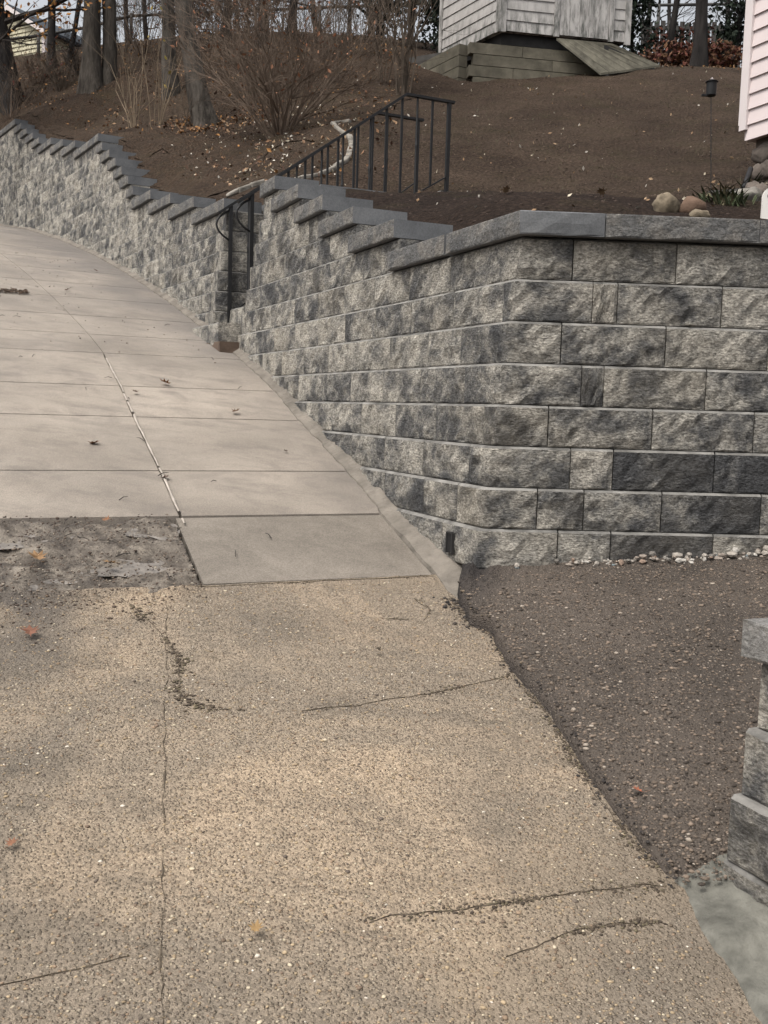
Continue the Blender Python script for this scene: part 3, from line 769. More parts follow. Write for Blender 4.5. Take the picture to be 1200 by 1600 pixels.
# caps
CH, CD, OV = 0.083, 0.31, 0.046
def cap_mesh(L, seed, rock=True, depth=CD, name='cap'):
    xs = np.linspace(-L / 2 + .0015, L / 2 - .0015, 12)
    me = rock_grid(name, [(x, -OV) for x in xs], [(0, -1)] * 12, CH, depth, M['cap'], seed, 4, 0.007, None, (0.004, 0.004))
    if rock:
        me.materials.append(M['cap_rock'])
        for p in list(me.polygons)[:11 * 4]: p.material_index = 1
    return me
for k in range(6):
    z = (8 + k) * H; r = 7 + k
    s0 = A_S[k]; s1 = (A_S[k + 1] + 0.015) if k < 5 else a_end(12) + .02
    if k == 0:
        c = corner_pt(8)
        for (a0, a1, sd_) in ((0.0, 0.575, 1), (0.575, 1.165, 2)):
            if a0 == 0:
                f0 = c + NV * OV - MV * OV; 
                Am = np.array([[U[0], -W[0]], [U[1], -W[1]]]); aa = c + NV * OV; bb = c - MV * OV; kk = np.linalg.solve(Am, bb - aa); f0 = aa + U * kk[0]
                n = 10; path = [f0 + U * (a1 + .02) * (1 - i / n) for i in range(n)] + [f0] + [f0 + W * CD * i / 5 for i in range(1, 6)]
                nr = [NV] * n + [(NV - MV) / np.linalg.norm(NV - MV)] + [-MV] * 5
                back = [path[0] - NV * CD, f0 + W * CD + MV * .28]
                me = rock_grid('cap', path, nr, CH, CD, M['cap'], 77, 4, 0.006, back, (0.004, 0.004)); CAP_D0 = float((f0 - c) @ W) + CD + 0.003
                me.materials.append(M['cap_rock'])
                for i, p in enumerate(list(me.polygons)[:60]):
                    if i % 15 < 10: p.material_index = 1
                inst('cap', me, wall, (0, 0, z))
            else: put(wall, cap_mesh(a1 - a0, 60 + sd_), (a0 + a1) / 2 + .01, -SB * 8, z, None, 'cap')
    else:
        put(wall, cap_mesh(s1 - s0, 40 + k), (s0 + s1) / 2, -SB * (8 + k), z, None, 'cap')
c = corner_pt(8); d0 = CAP_D0
while d0 < 3.0:
    q = c + W * (d0 + 0.2835); inst('cap', cap_mesh(0.567, 90 + int(d0 * 10)), wall, (q[0], q[1], 8 * H), PHI); d0 += 0.567
# cap over the cheek wall of run A
base = cp(a_end(12), -SB * 13, 13 * H); dirv = Vector((math.cos(hd(3.6)), math.sin(hd(3.6)), 0))
for k in range(2):
    q = base + dirv * (0.30 + 0.29 + 0.58 * k); inst('cap', cap_mesh(0.57, 120 + k, False, 0.28), wall, q, hd(3.6) + math.pi)
# weep hole: dark open pipe end in the bottom row of the street face
q = cp(0.20, 0.012, 0.035); mb = MB()
u3 = Vector((U[0], U[1], 0)); n3 = Vector((NV[0], NV[1], 0))
for k in range(4):
    pass
mb.box(q + Vector((0, 0, .036)), u3 * .020, n3 * .003, Vector((0, 0, .036)))
mb.build('weep_hole', M['black'], wall)
mb = MB()
for sx in (-1, 1): mb.box(q + Vector((0, 0, .036)) + u3 * (.023 * sx), u3 * .003, n3 * .006, Vector((0, 0, .040)))
mb.box(q + Vector((0, 0, .076)), u3 * .02, n3 * .006, Vector((0, 0, .003)))
mb.build('weep_hole_frame', M['shed_dark'], wall)

# ---- upper wall B beyond the stairs
wallB = empty('retaining_wall', cp(4.5, 0, g(4.5)))
tag(wallB, 'long stepped block retaining wall climbing uphill beyond the stairs', 'retaining wall')
OB = 0.46
def s_at_ground(z):
    return float(np.interp(z, _zf[_sf > 0], _sf[_sf > 0]))
for r in range(5, 31):
    z = (r + OB) * H; k = r - 11
    s_a = 4.5 if k <= 1 else B_S[k - 1]
    s_b = min(15.7, s_at_ground(z + H) + 0.05)
    if s_b - s_a < 0.05: continue
    s = s_a; first = True
    while s < s_b - 0.02:
        L = BL
        if first: L = (0.2 if r % 2 else 0.36) if k <= 1 else rb.choice([.2, .3, .406])
        first = False
        if s_b >= 15.69 and 15.7 - (s + L) < .1: L = 15.7 - s
        put(wallB, BLK[rb.randrange(10)], s + L / 2, -SB * (r + OB), z, L); s += L
for r in range(5, 13):         # cheek wall facing down the street
    base = cp(4.5, -SB * (r + OB) + 0.006, (r + OB) * H); dirv = Vector((math.cos(hd(4.5)), math.sin(hd(4.5)), 0)); x = 0; k = 0
    while x < 1.5:
        L = 0.27 if (r + k) % 2 else BL
        q = base + dirv * (x + L / 2) + Vector((math.sin(hd(4.5)), -math.cos(hd(4.5)), 0)) * 0.012
        inst('block', BLK[rb.randrange(10)], wallB, q, hd(4.5), (L / BL, 0.45, 1)); x += L; k += 1
for k in range(1, 20):
    s0, s1 = B_S[k - 1], B_S[k] + 0.012
    z = (12.46 + k) * H; n = max(1, round((s1 - s0) / 0.6)); L = (s1 - s0) / n
    for q in range(n): put(wallB, cap_mesh(L, 140 + k * 3 + q), s0 + L * (q + .5), -SB * (12.46 + k), z, None, 'cap')
base = cp(4.5, -SB * 13.46, 13.46 * H)
for k in range(2):
    q = base + dirv * (0.30 + 0.285 + .57 * k) + Vector((math.sin(hd(4.5)), -math.cos(hd(4.5)), 0)) * 0.012
    inst('cap', cap_mesh(0.565, 220 + k, False, .28), wallB, q, hd(4.5))

# ---- near wall C at the right edge of the picture
wallC = empty('retaining_wall', tuple(cp(-1.57, .2, -.55)))
tag(wallC, 'low block wall end with pale cap at the right edge, across the driveway', 'retaining wall')
CZ = [-0.558, -0.406, -0.254, -0.102]
CT = [0.205, 0.203, 0.180, 0.155]
for r in range(4):
    s = -1.575 - 0.012 * (3 - r) * -1; k = 0
    s = -1.56 - 0.008 * r
    while s > -3.6:
        L = 0.22 if (k == 0 and r % 2) else BL
        o = put(wallC, BLK[rb.randrange(10)], s - L / 2, CT[r], CZ[r], L); s -= L; k += 1
    # driveway side return
    b0 = cp(-1.56 - 0.008 * r, CT[r] - 0.262, CZ[r]); x = 0
    for k in range(6):
        q = b0 + Vector((W[0], W[1], 0)) * (x + BL / 2) + Vector((MV[0], MV[1], 0)) * 0.0
        inst('block', BLK[rb.randrange(10)], wallC, q, PHI + math.pi, (1, 1, 1)); x += BL
s = -1.54
M['cap_light'] = m_cap('pale_cap', (0.20, 0.195, 0.185), (0.30, 0.29, 0.275), True)
for k in range(4):
    me = cap_mesh(0.56, 300 + k); me.materials[0] = M['cap_light']; me.materials[1] = M['cap_light']
    put(wallC, me, s - 0.28, 0.128, 0.05, None, 'cap'); s -= 0.565

# ------------------------------------------------------------------ stairs in the gap
stairs = empty('stairs', tuple(cp(4.1, 0, 1.05))); tag(stairs, 'narrow block stairs climbing through the gap in the wall', 'stairs')
hs_ = hd(4.0)
for k in range(8):
    zt = 1.14 + 0.155 * k; tf = -0.02 - 0.235 * k
    if k == 0: tf = 0.03
    for (sa, sb) in ((3.78, 4.12), (4.12, 4.49)):
        me = straight_block(sb - sa, 400 + k * 2 + int(sa > 4), 0.16, 0.36, None, 8, 4, .01)
        inst('step', me, stairs, cp((sa + sb) / 2, tf, zt - 0.16), hs_ - math.pi / 2)
mb = MB()
for (a, b, dt) in ((3.72, 4.0, .02), (4.0, 4.3, .035), (4.3, 4.5, .03)):
    c_ = cp((a + b) / 2, -.06, 0); mb.box(Vector((c_.x, c_.y, 0.955)), Vector((-math.sin(hs_), math.cos(hs_), 0)) * ((b - a) / 2 - .004), Vector((math.cos(hs_), math.sin(hs_), 0)) * (.07 + dt), Vector((0, 0, .052)))
M['brick'] = plain('red_brown_brick', (0.115, 0.082, 0.062), 0.9, 0.3, 8, .5)
mb.build('brick_base', M['brick'], stairs)

# ------------------------------------------------------------------ handrails
def plane_hit(px, py, s):
    p0 = cp(s); u = Vector((-math.sin(hs_), math.cos(hs_), 0)); d = at(px, py, 1.0) - Vector((0, 0, EYE))
    k = (Vector((p0.x, p0.y, 0))).dot(u) / Vector((d.x, d.y, 0)).dot(u)
    return Vector((d.x * k, d.y * k, EYE + d.z * k))
def handrail(s, low, knee, end, post_low_bottom, end_bottom, label, scroll=True):
    a = plane_hit(*low, s); kn = plane_hit(*knee, s); en = plane_hit(*end, s); eb = plane_hit(*end_bottom, s); lb = plane_hit(*post_low_bottom, s)
    en.z = kn.z
    root = empty('handrail', tuple(lb)); tag(root, label, 'handrail', 'black iron handrails of the stairs')
    side_v = Vector((-math.sin(hs_), math.cos(hs_), 0)); along = Vector((math.cos(hs_), math.sin(hs_), 0))
    mb = MB(); d = (kn - a); dn = d.normalized(); upn = dn.cross(side_v); upn = upn if upn.z > 0 else -upn
    mb.box((a + kn) / 2, d / 2, side_v * .018, upn * .009); mb.box((kn + en) / 2 + along * .01, (en - kn) / 2 + along * .012, side_v * .018, Vector((0, 0, .009)))
    mb.build('top_rail', M['iron'], root)
    def hor(p): return (p - a).dot(along)
    H1, H2 = hor(kn), hor(en)
    def ztop(x): return a.z + (kn.z - a.z) * x / H1 if x < H1 else kn.z
    zs0 = lb.z; xlb = hor(lb); 
    def zbot(x): # bottom bar follows the stair pitch, then the bank
        return lb.z + 0.10 + (eb.z + 0.14 - lb.z - 0.10) * (x - xlb) / (hor(eb) - xlb)
    for (p, zb) in ((xlb, lb.z - .05), (hor(eb), eb.z - .12)):
        q = a + along * p; zt = ztop(p); mb = MB(); mb.box(Vector((q.x, q.y, (zb + zt) / 2)), along * .013, side_v * .013, Vector((0, 0, (zt - zb) / 2))); mb.build('post', M['iron'], root)
    xm = xlb + 0.5 * (hor(eb) - xlb)
    mb = MB(); x0, x1 = xlb + .015, hor(eb) - .015; p0 = a + along * x0; p1 = a + along * x1
    A1 = Vector((p0.x, p0.y, zbot(x0))); A2 = Vector((p1.x, p1.y, zbot(x1))); dd = A2 - A1
    mb.box((A1 + A2) / 2, dd / 2, side_v * .012, Vector((0, 0, .006))); mb.build('bottom_rail', M['iron'], root)
    n = round((x1 - x0) / 0.122)
    for k in range(1, n):
        x = x0 + (x1 - x0) * k / n; q = a + along * x; zb, zt = zbot(x), ztop(x); mb = MB()
        z0_ = zb
        pts = [Vector((q.x, q.y, zb)), Vector((q.x, q.y, zt))]
        if k % 3 == 1:   # twisted baluster with a small bulge
            mb.tube([pts[0].lerp(pts[1], w) for w in (0, .45, .5, .55, 1)], [.0085, .0085, .013, .0085, .0085], 6)
        else: mb.box((pts[0] + pts[1]) / 2, along * .0072, side_v * .0072, (pts[1] - pts[0]) / 2)
        mb.build('baluster', M['iron'], root)
    if scroll:
        pts = []; q = a + along * xlb
        for k in range(9):
            w = k / 8; ang = math.pi * (0.5 + w)
            pts.append(Vector((q.x, q.y, 0)) + along * (-.01 - .10 * math.sin(math.pi * w) ** .8) + Vector((0, 0, ztop(xlb) - .04 - 0.22 * w)))
        mb = MB(); mb.tube(pts, [.008] * 9, 6); mb.build('scroll', M['iron'], root, True)
    return root
handrail(3.74, (372, 316), (635, 147.5), (706, 151), (391, 470), (697, 306), 'black iron stair handrail nearer the corner, with the taller level end')
handrail(4.47, (341, 333), (590, 176.5), (658, 180), (358, 512), (649, 312), 'black iron stair handrail on the uphill side, partly behind the other rail')

# ------------------------------------------------------------------ yard terrain
CTL = []
for s, z in ((0.2, 1.26), (0.8, 1.27), (1.45, 1.42), (2.0, 1.57), (2.5, 1.72), (3.0, 1.88), (3.5, 2.03)):
    p = cp(s, -0.42); CTL.append((p.x, p.y, z))
for d in (0.4, 1.0, 1.7, 2.5, 4.0): q = P0 + W * d + MV * 0.42; CTL.append((q[0], q[1], 1.262))
for d in (0.2, 0.9, 1.7, 2.6): q = P0 + W * d + MV * 1.45; CTL.append((q[0], q[1], 1.60))
for k in range(1, 20, 2):
    s = B_S[k - 1] + .1; p = cp(s, -0.45); CTL.append((p.x, p.y, (12.5 + k) * H + 0.03))
p = cp(15.5, -.5); CTL.append((p.x, p.y, 32.2 * H))
for px, py, D in ((697, 308, 7.9), (649, 314, 8.76), (560, 318, 7.6), (800, 312, 7.7), (950, 312, 7.5), (1130, 300, 7.6), (1080, 312, 7.4),
                  (900, 225, 10.9), (700, 235, 10.5), (1100, 215, 11), (900, 165, 13.1), (700, 170, 13.0), (1100, 160, 13.2),
                  (735, 114, 15.6), (905, 114, 15.6), (1030, 108, 15.4), (1110, 104, 16.4), (640, 140, 14.3),
                  (545, 200, 11.0), (540, 252, 9.8), (440, 215, 11.5), (480, 262, 9.6), (400, 292, 8.9), (330, 290, 10.0), (260, 270, 11.2),
                  (320, 200, 13.0), (265, 155, 15.0), (150, 137, 17.2), (200, 200, 14.4), (120, 190, 16.0), (60, 150, 18.5)):
    p = at(px, py, D); CTL.append((p.x, p.y, p.z))
for x, y, z in ((-9.5, 22, 7.3), (-7.6, 22, 7.6), (-4.8, 22, 8.1), (-1.5, 22, 8.25), (1.5, 21, 7.6), (4, 21, 7.0), (8, 20, 6.9), (-14, 30, 9.4), (-10, 30, 9.5), (-6, 30, 9.8), (3, 30, 9.2), (12, 30, 8.8), (-18, 44, 11.5), (0, 48, 12), (18, 46, 11.5), (8, 10, 3.3), (9, 5, 1.6), (14, 14, 4.6)):
    CTL.append((x, y, z))
CT_ = np.array(CTL); NC = len(CT_)
def tk(r2): return np.where(r2 > 1e-12, 0.5 * r2 * np.log(np.maximum(r2, 1e-12)), 0)
d2 = ((CT_[:, None, :2] - CT_[None, :, :2]) ** 2).sum(-1)
KM = np.zeros((NC + 3, NC + 3)); KM[:NC, :NC] = tk(d2) + 0.008 * np.eye(NC); KM[:NC, NC] = 1; KM[:NC, NC + 1:] = CT_[:, :2]; KM[NC, :NC] = 1; KM[NC + 1:, :NC] = CT_[:, :2].T
SOL = np.linalg.solve(KM, np.concatenate([CT_[:, 2], np.zeros(3)]))
def yard_arr(X, Y):
    X = np.asarray(X, float); Y = np.asarray(Y, float); out = np.full(X.shape, SOL[NC]) + SOL[NC + 1] * X + SOL[NC + 2] * Y
    for k in range(NC): out += SOL[k] * tk((X - CT_[k, 0]) ** 2 + (Y - CT_[k, 1]) ** 2)
    return out
def rough_z(x, y): return 0.035 * fbm(x * 0.9, y * 0.9, 2.2, 3) + (0.018 + 0.025 * max(0.0, min(1.0, -x * .4))) * fbm(x * 4, y * 4, 7.7, 4)
_SW = SOL[:NC].copy()
def yz(x, y):
    r2 = np.maximum((CT_[:, 0] - x) ** 2 + (CT_[:, 1] - y) ** 2, 1e-12)
    return float(SOL[NC] + SOL[NC + 1] * x + SOL[NC + 2] * y + (_SW * 0.5 * r2 * np.log(r2)).sum()) + rough_z(x, y)
def inside(x, y, m=0.14):
    """distance test: True when the point lies behind the wall line by m"""
    p = np.array([x, y])
    i = int(np.argmin(((_pts - p) ** 2).sum(1))); a = _h[i]; dlt = p - _pts[i]
    tin = dlt[0] * math.cos(a) + dlt[1] * math.sin(a); s = _ss[i]
    zt = top_A(s) if s < 4.2 else top_B(s)
    if i > 0 and tin - SB * zt / H < m: return False
    if (p - P0) @ MV - SBR * 8 < m and (p - P0) @ W > -2: return False
    if i == 0 and (p - P0) @ (-NV) < m: return False
    a0 = hs_; q = cp(4.1); dx, dy = x - q.x, y - q.y
    su = -dx * math.sin(a0) + dy * math.cos(a0); tu = dx * math.cos(a0) + dy * math.sin(a0)
    if -0.43 < su < 0.47 and tu < 1.78: return False
    return True
def sheet(name, xs, ys, test, mat, dz=0.0, rough=True, skirt=0.0):
    X, Y = np.meshgrid(xs, ys); Z = yard_arr(X, Y) + dz; V = []; idx = -np.ones(X.shape, int); Fc = []
    ok = np.array([[test(X[i, j], Y[i, j]) for j in range(len(xs))] for i in range(len(ys))])
    for i in range(len(ys)):
        for j in range(len(xs)):
            if ok[i, j]: idx[i, j] = len(V); V.append((X[i, j], Y[i, j], Z[i, j] + (rough_z(X[i, j], Y[i, j]) if rough else 0)))
    for i in range(len(ys) - 1):
        for j in range(len(xs) - 1):
            q = (idx[i, j], idx[i, j + 1], idx[i + 1, j + 1], idx[i + 1, j])
            if min(q) >= 0: Fc.append(q)
            elif sum(1 for k in q if k >= 0) == 3: Fc.append(tuple(k for k in q if k >= 0))
    if skirt:
        cnt = {}
        for f_ in Fc:
            for a, b in zip(f_, f_[1:] + f_[:1]): cnt[(a, b)] = 1
        low = {}
        for (a, b) in list(cnt):
            if (b, a) in cnt: continue
            for k in (a, b):
                if k not in low: low[k] = len(V); V.append((V[k][0], V[k][1], V[k][2] - skirt))
            Fc.append((b, a, low[a], low[b]))
    return obj(name, V, Fc, mat, None, True)
tag(sheet('yard', np.arange(-11, 9.05, .1), np.arange(3.8, 20.05, .1), inside, M['soil'], 0.0, True, 0.7), 'sloping bare brown yard above the block walls', 'yard', kind='structure')
tag(sheet('hillside', np.concatenate([np.arange(-60, -8, 3), np.arange(-8, 9, 1), np.arange(9, 61, 3)]), np.concatenate([np.arange(19.9, 36, 1), np.arange(36, 90, 4)]), lambda x, y: True, M['bed'], -0.03), 'leaf strewn wooded hillside above the yard', 'hillside', kind='structure')
tag(sheet('hillside', np.arange(-60, -10.5, 1.0), np.arange(17, 20.5, .5), lambda x, y: y > 17.9 - 0.1 * x - 1.0 and x < -10.5, M['bed'], -0.03), 'leaf strewn bank at the left above the far wall', 'hillside', kind='structure')
# mulch strip behind the corner wall and leafy bed around the bush
def mulch_test(x, y):
    if not inside(x, y, .16): return False
    lim = 7.15 + 0.25 * fbm(x * 1.1, y * .3, 3, 3)
    return y < lim and x < 3.6
tag(sheet('mulch_bed', np.arange(-1.2, 3.7, .07), np.arange(3.8, 7.8, .07), mulch_test, M['mulch'], 0.012), 'strip of dark mulch just behind the corner wall caps', 'mulch', kind='structure')
EDGE = [(548, 183), (520, 184), (527, 200), (545, 207), (548, 225), (540, 250), (515, 268), (480, 282), (430, 295), (385, 303), (352, 312)]
ED = [11.3, 11.35, 10.9, 10.6, 10.2, 9.75, 9.45, 9.25, 9.05, 8.9, 8.75]
def bed_test(x, y):
    if not inside(x, y, .2): return False
    b = x / y; lim = np.interp(y, [8.6, 8.9, 9.25, 9.75, 10.2, 10.9, 11.3, 14, 16], [-.16, -.135, -.075, -.0375, -.034, -.045, -.04, .02, .02])
    return b < lim and y < 19.9 and fbm(x * .8, y * .8, 1, 2) > -.6
tag(sheet('leaf_bed', np.arange(-7.9, .6, .1), np.arange(8.6, 19.95, .1), bed_test, M['bed'], 0.012), 'leaf covered soil bed under the bush and trees', 'planting bed', kind='structure')

def on_yard(px, py, D0, D1=40.0):
    """where a sight line meets the yard"""
    lo = None
    for D in np.arange(D0, D1, 0.05):
        p = at(px, py, D)
        if p.z < yz(p.x, p.y): return p
    return at(px, py, D1)

# ------------------------------------------------------------------ edging of the planting bed
edg = empty('garden_edging', tuple(at(540, 250, 9.75))); tag(edg, 'curved pale concrete edging around the bush bed', 'edging')
raw = [at(px, py, D) for (px, py), D in zip(EDGE, ED)]; pts = []
for k in range(len(raw) - 1):
    a, b, c, d = raw[max(0, k - 1)], raw[k], raw[k + 1], raw[min(len(raw) - 1, k + 2)]
    for q in range(8):
        t = q / 8; pts.append(0.5 * ((2 * b) + (c - a) * t + (2 * a - 5 * b + 4 * c - d) * t * t + (3 * b - a - 3 * c + d) * t ** 3))
pts.append(raw[-1]); acc = [pts[0]]
for p in pts:
    if (p - acc[-1]).length > .11: acc.append(p)
for c0, c1 in zip(acc[:-1], acc[1:]):
    d = (c1 - c0) * .49; d.z = (yz(c1.x, c1.y) - yz(c0.x, c0.y)) * .49; sdv = Vector((d.y, -d.x, 0)).normalized() * (.020 + .010 * rb.random()); cc = (c0 + c1) / 2; cc.z = yz(cc.x, cc.y) + .010
    mb = MB(); mb.box(cc, d, sdv, Vector((0, 0, .020 + .010 * rb.random())))
    o = mb.build('edging_stone', M['kerb_stone'], edg); bv = o.modifiers.new('bevel', 'BEVEL'); bv.width = .012; bv.segments = 2

# ------------------------------------------------------------------ rocks
def rock(name, c, rx, ry, rz, mat, label, seed, rot=0, parent=None):
    V, Fc = [], []; nu, nv = 16, 9
    for j in range(nv + 1):
        ph = math.pi * j / nv
        for i in range(nu):
            th = 2 * math.pi * i / nu; d = Vector((math.sin(ph) * math.cos(th), math.sin(ph) * math.sin(th), math.cos(ph)))
            k = 1 + .34 * fbm(d.x * 1.7 + seed, d.y * 1.7, d.z * 1.7, 5)
            x, y = d.x * rx * k, d.y * ry * k; V.append((c[0] + x * math.cos(rot) - y * math.sin(rot), c[1] + x * math.sin(rot) + y * math.cos(rot), c[2] + d.z * rz * k))
    for j in range(nv):
        for i in range(nu): Fc.append((j * nu + i, (j + 1) * nu + i, (j + 1) * nu + (i + 1) % nu, j * nu + (i + 1) % nu))
    o = obj(name, V, Fc, mat, parent, True)
    if label: tag(o, label, 'rock', 'boulders behind the wall cap')
    return o
def soil_rock(px, D, rx, ry, rz, mat, label, seed, sink=.42):
    p = at(px, 330, D); z = yz(p.x, p.y); return rock('boulder', (p.x, p.y, z + rz * (1 - sink)), rx, ry, rz, mat, label, seed)
soil_rock(1040, 5.15, .062, .06, .062, M['tan_rock'], 'round mottled tan boulder on the soil behind the wall cap', 1)
soil_rock(1081, 5.15, .066, .06, .056, M['brown_rock'], 'brown boulder next to the tan one behind the wall cap', 4)
soil_rock(1094, 4.98, .055, .04, .03, M['tan_rock'], 'flat cream rock in front of the brown boulder', 9)

# ------------------------------------------------------------------ vegetation tools
class Segs:
    def __init__(self): self.mb = MB()
def grow(mb, p, d, L, r, depth, rng, n=5, wob=.18, branch=3, ang=.6, up_=.1, shrink=.62, leaves=None):
    k = 4; pts = [p.copy()]; rad = [r]; q = p.copy(); dd = d.normalized()
    for i in range(k):
        dd = (dd + Vector((rng.uniform(-1, 1), rng.uniform(-1, 1), rng.uniform(-1, 1) + up_)) * wob).normalized(); q = q + dd * (L / k); pts.append(q.copy()); rad.append(r * (1 - .6 * (i + 1) / k))
    mb.tube(pts, rad, max(3, n), False)
    if leaves is not None and depth <= 1: leaves.append((pts[-1], dd)); leaves.append((pts[2], dd))
    if depth <= 0: return
    for b in range(branch):
        i = rng.randrange(1, k + 1); base = pts[i]
        ax = dd.orthogonal().normalized(); ax.rotate(Matrix.Rotation(rng.uniform(0, 6.28), 3, dd)); nd = (dd * math.cos(ang) + ax * math.sin(ang) * rng.uniform(.6, 1.3)).normalized()
        grow(mb, base, nd, L * shrink * rng.uniform(.75, 1.15), max(rad[i] * .66, .0022), depth - 1, rng, max(3, n - 1), wob, branch, ang, up_, shrink, leaves)

def leaf_quads(name, pts, size, cols, mat, parent=None, rng=None, per=1, spread=.05):
    rng = rng or random.Random(1); V, Fc, C = [], [], []
    for (p, d) in pts:
        for _ in range(per):
            c = Vector(p) + Vector((rng.gauss(0, 1), rng.gauss(0, 1), rng.gauss(0, 1))) * spread
            u = Vector((rng.gauss(0, 1), rng.gauss(0, 1), rng.gauss(0, 1))).normalized(); v = u.orthogonal().normalized(); v.rotate(Matrix.Rotation(rng.uniform(0, 6.28), 3, u))
            s = size * rng.uniform(.6, 1.3); w = u.cross(v) * s * .15; b = len(V)
            V += [tuple(c - u * s), tuple(c - v * s * .55 + w), tuple(c + u * s), tuple(c + v * s * .55 + w)]; Fc += [(b, b + 1, b + 2), (b, b + 2, b + 3)]
            cc = cols[rng.randrange(len(cols))]; k = rng.uniform(.75, 1.2); C += [(cc[0] * k, cc[1] * k, cc[2] * k, 1)] * 4
    me = mesh(name, V, Fc, mat); ca_ = me.color_attributes.new('tint', 'FLOAT_COLOR', 'POINT'); ca_.data.foreach_set('color', np.array(C).reshape(-1))
    return inst(name, me, parent)
ORANGE = [(.42, .20, .06), (.48, .27, .09), (.30, .13, .05)]; BROWN = [(.13, .065, .035), (.20, .11, .06), (.09, .05, .035), (.26, .16, .09)]
RED = [(.10, .033, .025), (.15, .052, .033), (.075, .033, .024)]; GREEN = [(.060, .072, .034), (.042, .055, .026), (.11, .095, .055)]; DKGREEN = [(.014, .022, .014), (.020, .030, .017), (.010, .016, .012)]

def tree(base, top_dir, r, H_, mat, label, seed, twig='twig_dark', nbr=9, leaves=None, lean=None, cat='tree', group='bare trees at the top of the yard', fine=3, zmin=None):
    rng = random.Random(seed); root = empty('tree', tuple(base)); tag(root, label, cat, group)
    pts, rad = [], []; p = Vector(base) - Vector((0, 0, .25)); d = Vector(top_dir).normalized(); k = 12
    for i in range(k + 1):
        w = i / k; fl = 1 + .75 * max(0, 1 - w * 8) ** 2; pts.append(p.copy()); rad.append(r * (1 - .55 * w) * fl)
        d = (d + Vector((rng.uniform(-1, 1), rng.uniform(-1, 1), .25)) * .06 + (Vector(lean) * .02 if lean else Vector())).normalized(); p = p + d * (H_ + .25) / k
    V, Fc = [], []; nr2, ns2 = 60, 16
    for i in range(nr2 + 1):
        w = i / nr2 * k; j = min(k - 1, int(w)); c_ = pts[j].lerp(pts[j + 1], w - j); rr = rad[j] + (rad[j + 1] - rad[j]) * (w - j)
        for q in range(ns2):
            a = 2 * math.pi * q / ns2; nz_ = 1 + .16 * fbm(math.cos(a) * 2.4 + seed, math.sin(a) * 2.4, i * .07, 4) + .10 * fbm(math.cos(a) * 7 + seed, math.sin(a) * 7, i * .25, 3) + .22 * max(0, 1 - i / 6) * math.sin(a * 3 + seed)
            V.append((c_.x + math.cos(a) * rr * nz_, c_.y + math.sin(a) * rr * nz_, c_.z))
    for i in range(nr2):
        for q in range(ns2): Fc.append((i * ns2 + q, i * ns2 + (q + 1) % ns2, (i + 1) * ns2 + (q + 1) % ns2, (i + 1) * ns2 + q))
    obj('trunk', V, Fc, M[mat], root, True)
    cb = MB(); lv = []
    for i in range(nbr):
        w = rng.uniform(.22, 1.0); j = min(k - 1, int(w * k)); q = pts[j].lerp(pts[j + 1], w * k - j if j < k else 0); th = rng.uniform(0, 6.28)
        nd = Vector((math.cos(th), math.sin(th), rng.uniform(.1, .8)))
        grow(cb, q, nd, H_ * .26 * rng.uniform(.6, 1.2), rad[j] * .38, fine, rng, 5, .16, 3, .6, .25, .62, lv)
    cb.build('crown', M[twig], root)
    if zmin: lv = [q for q in lv if q[0].z > base[2] + zmin]
    if leaves: leaf_quads('foliage', lv, leaves[0], leaves[1], M['leaf'], root, rng, leaves[2], leaves[3])
    return root
def yat(px, D, py=150):
    p = at(px, py, D); p.z = yz(p.x, p.y); return p
def ybase(px, py, D0): return on_yard(px, py, D0)

tb = yat(146, 17.2)
tree(tb, (-.035, 0, 1), .15, 7.5, 'bark', 'left trunk of the pair of grey trees at the top of the bank', 11, nbr=8)
tree(tb + Vector((.22, .12, .02)), (-.0, .02, 1), .12, 7.5, 'bark', 'right trunk of the pair of grey trees at the top of the bank', 12, nbr=8)
tree(yat(268, 15.2), (-.035, 0, 1), .105, 7, 'bark', 'slim grey tree standing alone between the twin trunks and the curved tree', 13, nbr=8)
tree(yat(328, 13.2), (-.22, 0.02, 1), .125, 6.5, 'bark', 'grey tree with a curved lichened trunk rising left of the bush', 14, nbr=8, lean=(1.1, 0, 0))
tree(yat(350, 19), (.0, 0, 1), .075, 7, 'bark_dark', 'thin dark tree right behind the curved trunk', 15, nbr=8)
tree(yat(408, 18), (.02, 0, 1), .085, 7, 'bark_dark', 'dark slender tree behind the bush', 16, nbr=9)
tree(yat(455, 19.5), (.0, 0, 1), .075, 7, 'bark_dark', 'dark thin tree behind the right side of the bush', 17, nbr=9)
tree(yat(22, 18.5), (-.12, 0, 1), .17, 7, 'bark_dark', 'broad dark trunk leaning at the left edge in front of the tan house', 18, nbr=6)
tree(yat(80, 20.5), (-.02, 0, 1), .08, 6, 'bark_dark', 'thin dark tree with yellow leaves before the tan house', 19, nbr=7)
tree(yat(106, 21), (.09, 0, 1), .05, 5, 'bark_dark', 'very thin leaning sapling against the tan house', 20, nbr=5)
